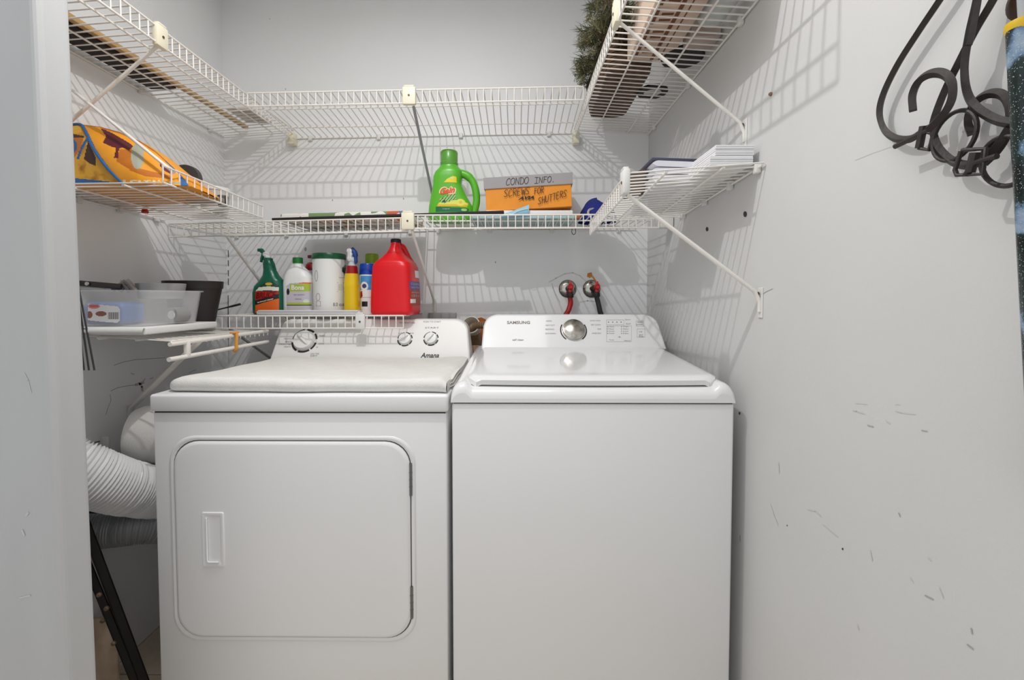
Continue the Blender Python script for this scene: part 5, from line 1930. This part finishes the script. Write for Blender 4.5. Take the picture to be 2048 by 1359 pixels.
# glittery tube with yellow rim
GL = bpy.data.materials.new('glitter_print')
GL.use_nodes = True
nt = GL.node_tree
pb_ = nt.nodes['Principled BSDF']
tc = nt.nodes.new('ShaderNodeTexCoord')
n1 = nt.nodes.new('ShaderNodeTexNoise')
n1.inputs['Scale'].default_value = 26
n1.inputs['Detail'].default_value = 6
nt.links.new(tc.outputs['Object'], n1.inputs['Vector'])
r1 = nt.nodes.new('ShaderNodeValToRGB')
for e_, (p_, c_) in zip([r1.color_ramp.elements[0], r1.color_ramp.elements[1], r1.color_ramp.elements.new(0.52), r1.color_ramp.elements.new(0.58)],
                        [(0.40, (12, 24, 24)), (0.72, (196, 210, 228)), (0.52, (26, 46, 46)), (0.58, (112, 140, 170))]):
    e_.position = p_
    e_.color = lin(c_) + [1]
nt.links.new(n1.outputs['Fac'], r1.inputs['Fac'])
vo = nt.nodes.new('ShaderNodeTexVoronoi')
vo.inputs['Scale'].default_value = 520
nt.links.new(tc.outputs['Object'], vo.inputs['Vector'])
r2 = nt.nodes.new('ShaderNodeValToRGB')
r2.color_ramp.elements[0].position = 0.12
r2.color_ramp.elements[0].color = (1, 1, 1, 1)
r2.color_ramp.elements[1].position = 0.25
r2.color_ramp.elements[1].color = (0, 0, 0, 1)
nt.links.new(vo.outputs['Distance'], r2.inputs['Fac'])
mx = nt.nodes.new('ShaderNodeMix')
mx.data_type = 'RGBA'
mx.inputs[7].default_value = lin((190, 214, 206)) + [1]
nt.links.new(r2.outputs['Color'], mx.inputs[0])
nt.links.new(r1.outputs['Color'], mx.inputs[6])
nt.links.new(mx.outputs[2], pb_.inputs['Base Color'])
pb_.inputs['Roughness'].default_value = 0.2
YT = 0.455
ta, tbm = at(2047, 56, YT), at(2096, 1000, YT)
ax = (ta - tbm).normalized()
rt = 0.0125
wd_ = root('glitter_tube', tbm, 'glittery blue-black tube with yellow rim hanging at the right wall', 'tube')
ta = ta + Vector((0.002, 0, 0))
part('tube', MB().lathe([(0.001, 0), (rt, 0), (rt, (ta - tbm).length), (rt * 0.9, (ta - tbm).length)], tbm, 32, axis=ax), GL, wd_)
part('rim', MB().lathe([(rt * 0.8, -0.003), (rt * 1.12, -0.002), (rt * 1.2, 0.003), (rt * 1.12, 0.008), (rt * 0.6, 0.010)], ta, 32, axis=ax), M('rim_yellow', (226, 186, 30), 0.4), wd_)
part('stem', MB().tube([ta, ta + ax * 0.09], 0.005, 12), M('stem_grey', (176, 180, 186), 0.3), wd_)
p = at_x(2040, -6, XR - 0.02)
thing('wall_hook', MB().lathe([(0.001, 0), (0.022, 0), (0.022, 0.012), (0.012, 0.018), (0.001, 0.019)], (XR, p.y, p.z), 24, axis=(-1, 0, 0)), M('hook_brown', (70, 50, 38), 0.5), 'round brown wall hook above the glittery tube', 'hook')

# ------------------------------------------------------------------ wall marks
def dots(wall, fn, items, mat, name='screw_hole'):
    for (x, y, r) in items:
        mb = MB()
        n = 10
        mb.add([fn(x + r * 0.6 * math.cos(2 * math.pi * k / n), y + r * math.sin(2 * math.pi * k / n)) for k in range(n)], [list(range(n))])
        part(name, mb, mat, wall, 0)


rw = lambda x, y: at_x(x, y, XR - 0.0007)
dots(wall_right, rw, [(1490, 428, 6), (1414, 458, 4.5), (1685, 1097, 2.5), (1479, 826, 3), (1574, 1050, 1.5)], M('hole_dark', (62, 60, 60), 0.8))
part('screw_anchor', MB().lathe([(0.004, 0), (0.004, 0.004), (0.002, 0.006)], at_x(1543, 188, XR), 10, axis=(-1, 0, 0)), M('anchor_brown', (140, 110, 92), 0.6), wall_right)
scuff = M('scuff_grey', (204, 204, 203), 0.8)
scuffd = M('scuff_dark', (172, 171, 170), 0.8)
for pts, wd, mt in (([(1705, 820), (1712, 822), (1728, 827)], 1.6, scuff), ([(1735, 850), (1746, 853)], 2.2, scuffd), ([(1772, 842), (1780, 846)], 1.6, scuff), ([(1790, 821), (1802, 825), (1830, 828)], 1.2, scuff),
                    ([(1843, 860), (1854, 862)], 2, scuffd), ([(1557, 925), (1558, 945)], 1.6, scuff), ([(1541, 1008), (1548, 1030), (1556, 1050)], 1.2, scuff), ([(1615, 1018), (1630, 1022), (1642, 1032)], 1.6, scuff),
                    ([(1645, 1048), (1676, 1074)], 1, scuff), ([(1797, 1025), (1800, 1032)], 2, scuffd), ([(1850, 1190), (1866, 1198)], 2.6, scuffd), ([(1878, 1175), (1886, 1194)], 2.0, scuff), ([(1942, 1256), (1944, 1266)], 3, scuffd),
                    ([(1934, 1288), (1946, 1297)], 2.6, scuffd), ([(1740, 1100), (1744, 1120)], 2, scuff), ([(1820, 1155), (1826, 1163)], 1.6, scuff), ([(1856, 1115), (1862, 1120)], 2, scuff), ([(1714, 1250), (1717, 1258)], 2.4, scuff),
                    ([(1480, 1070), (1480, 1082)], 1.6, scuffd), ([(1710, 320), (1745, 306), (1782, 293)], 0.8, scuff), ([(1522, 590), (1530, 584), (1545, 577)], 1.2, scuffd), ([(1920, 255), (1925, 262)], 5, scuff), ([(1710, 806), (1735, 808)], 1, scuff), ([(1790, 808), (1800, 808)], 1, scuff)):
    m_ = MB()
    ribbon(m_, pts, wd, rw)
    part('scuff_mark', m_, mt, wall_right, 0)
lw = lambda x, y: at_x(x, y, XL + 0.0007)
for pts, wd, mt in (([(228, 730), (245, 724), (270, 719), (300, 717), (330, 715)], 1.2, scuffd), ([(222, 781), (235, 775), (255, 771), (272, 769)], 1.3, scuffd), ([(272, 769), (279, 767), (287, 764)], 5, M('peel_brown', (196, 188, 180), 0.8)), ([(281, 767), (284, 773), (285, 781)], 4, M('peel_brown', (196, 188, 180), 0.8)), ([(287, 761), (290, 757)], 2, M('peel_brown', (196, 188, 180), 0.8)), ([(220, 788), (222, 800), (216, 815), (212, 828)], 1.0, scuffd),
                    ([(262, 746), (268, 748)], 2.5, scuff), ([(300, 757), (306, 755)], 2.5, scuff), ([(168, 888), (190, 884), (205, 881)], 1.6, M('crack_brown', (90, 74, 66), 0.8)), ([(378, 745), (392, 739)], 1, scuffd)):
    m_ = MB()
    ribbon(m_, pts, wd, lw)
    part('scuff_mark', m_, mt, wall_left, 0)
# dark open joint in the left back corner
m_ = MB()
for y0, y1 in ((500, 514), (520, 532), (540, 552), (556, 570), (590, 740)):
    m_.add([at(455.5, y0, YB - 0.0008), at(457, y0, YB - 0.0008), at(457.6, y1, YB - 0.0008), at(456, y1, YB - 0.0008)], [[0, 1, 2, 3]])
part('corner_crack', m_, SEAM, wall_back, 0)
bw = lambda x, y: at(x, y, YB - 0.0007)
dots(wall_back, bw, [(665, 400, 2), (807, 397, 2), (571, 178, 1.6), (539, 38, 1.2), (991, 524, 2), (611, 498, 4)], scuffd)
# scuffs on the jamb
jw = lambda x, y: at(x, y, 0.7763)
for pts, wd in (([(48, 745), (56, 760), (62, 785)], 1.6), ([(40, 1195), (60, 1190)], 3), ([(44, 1060), (48, 1070)], 4), ([(52, 1030), (56, 1025)], 4)):
    m_ = MB()
    ribbon(m_, pts, wd, jw)
    part('scuff_mark', m_, scuff, jamb, 0)
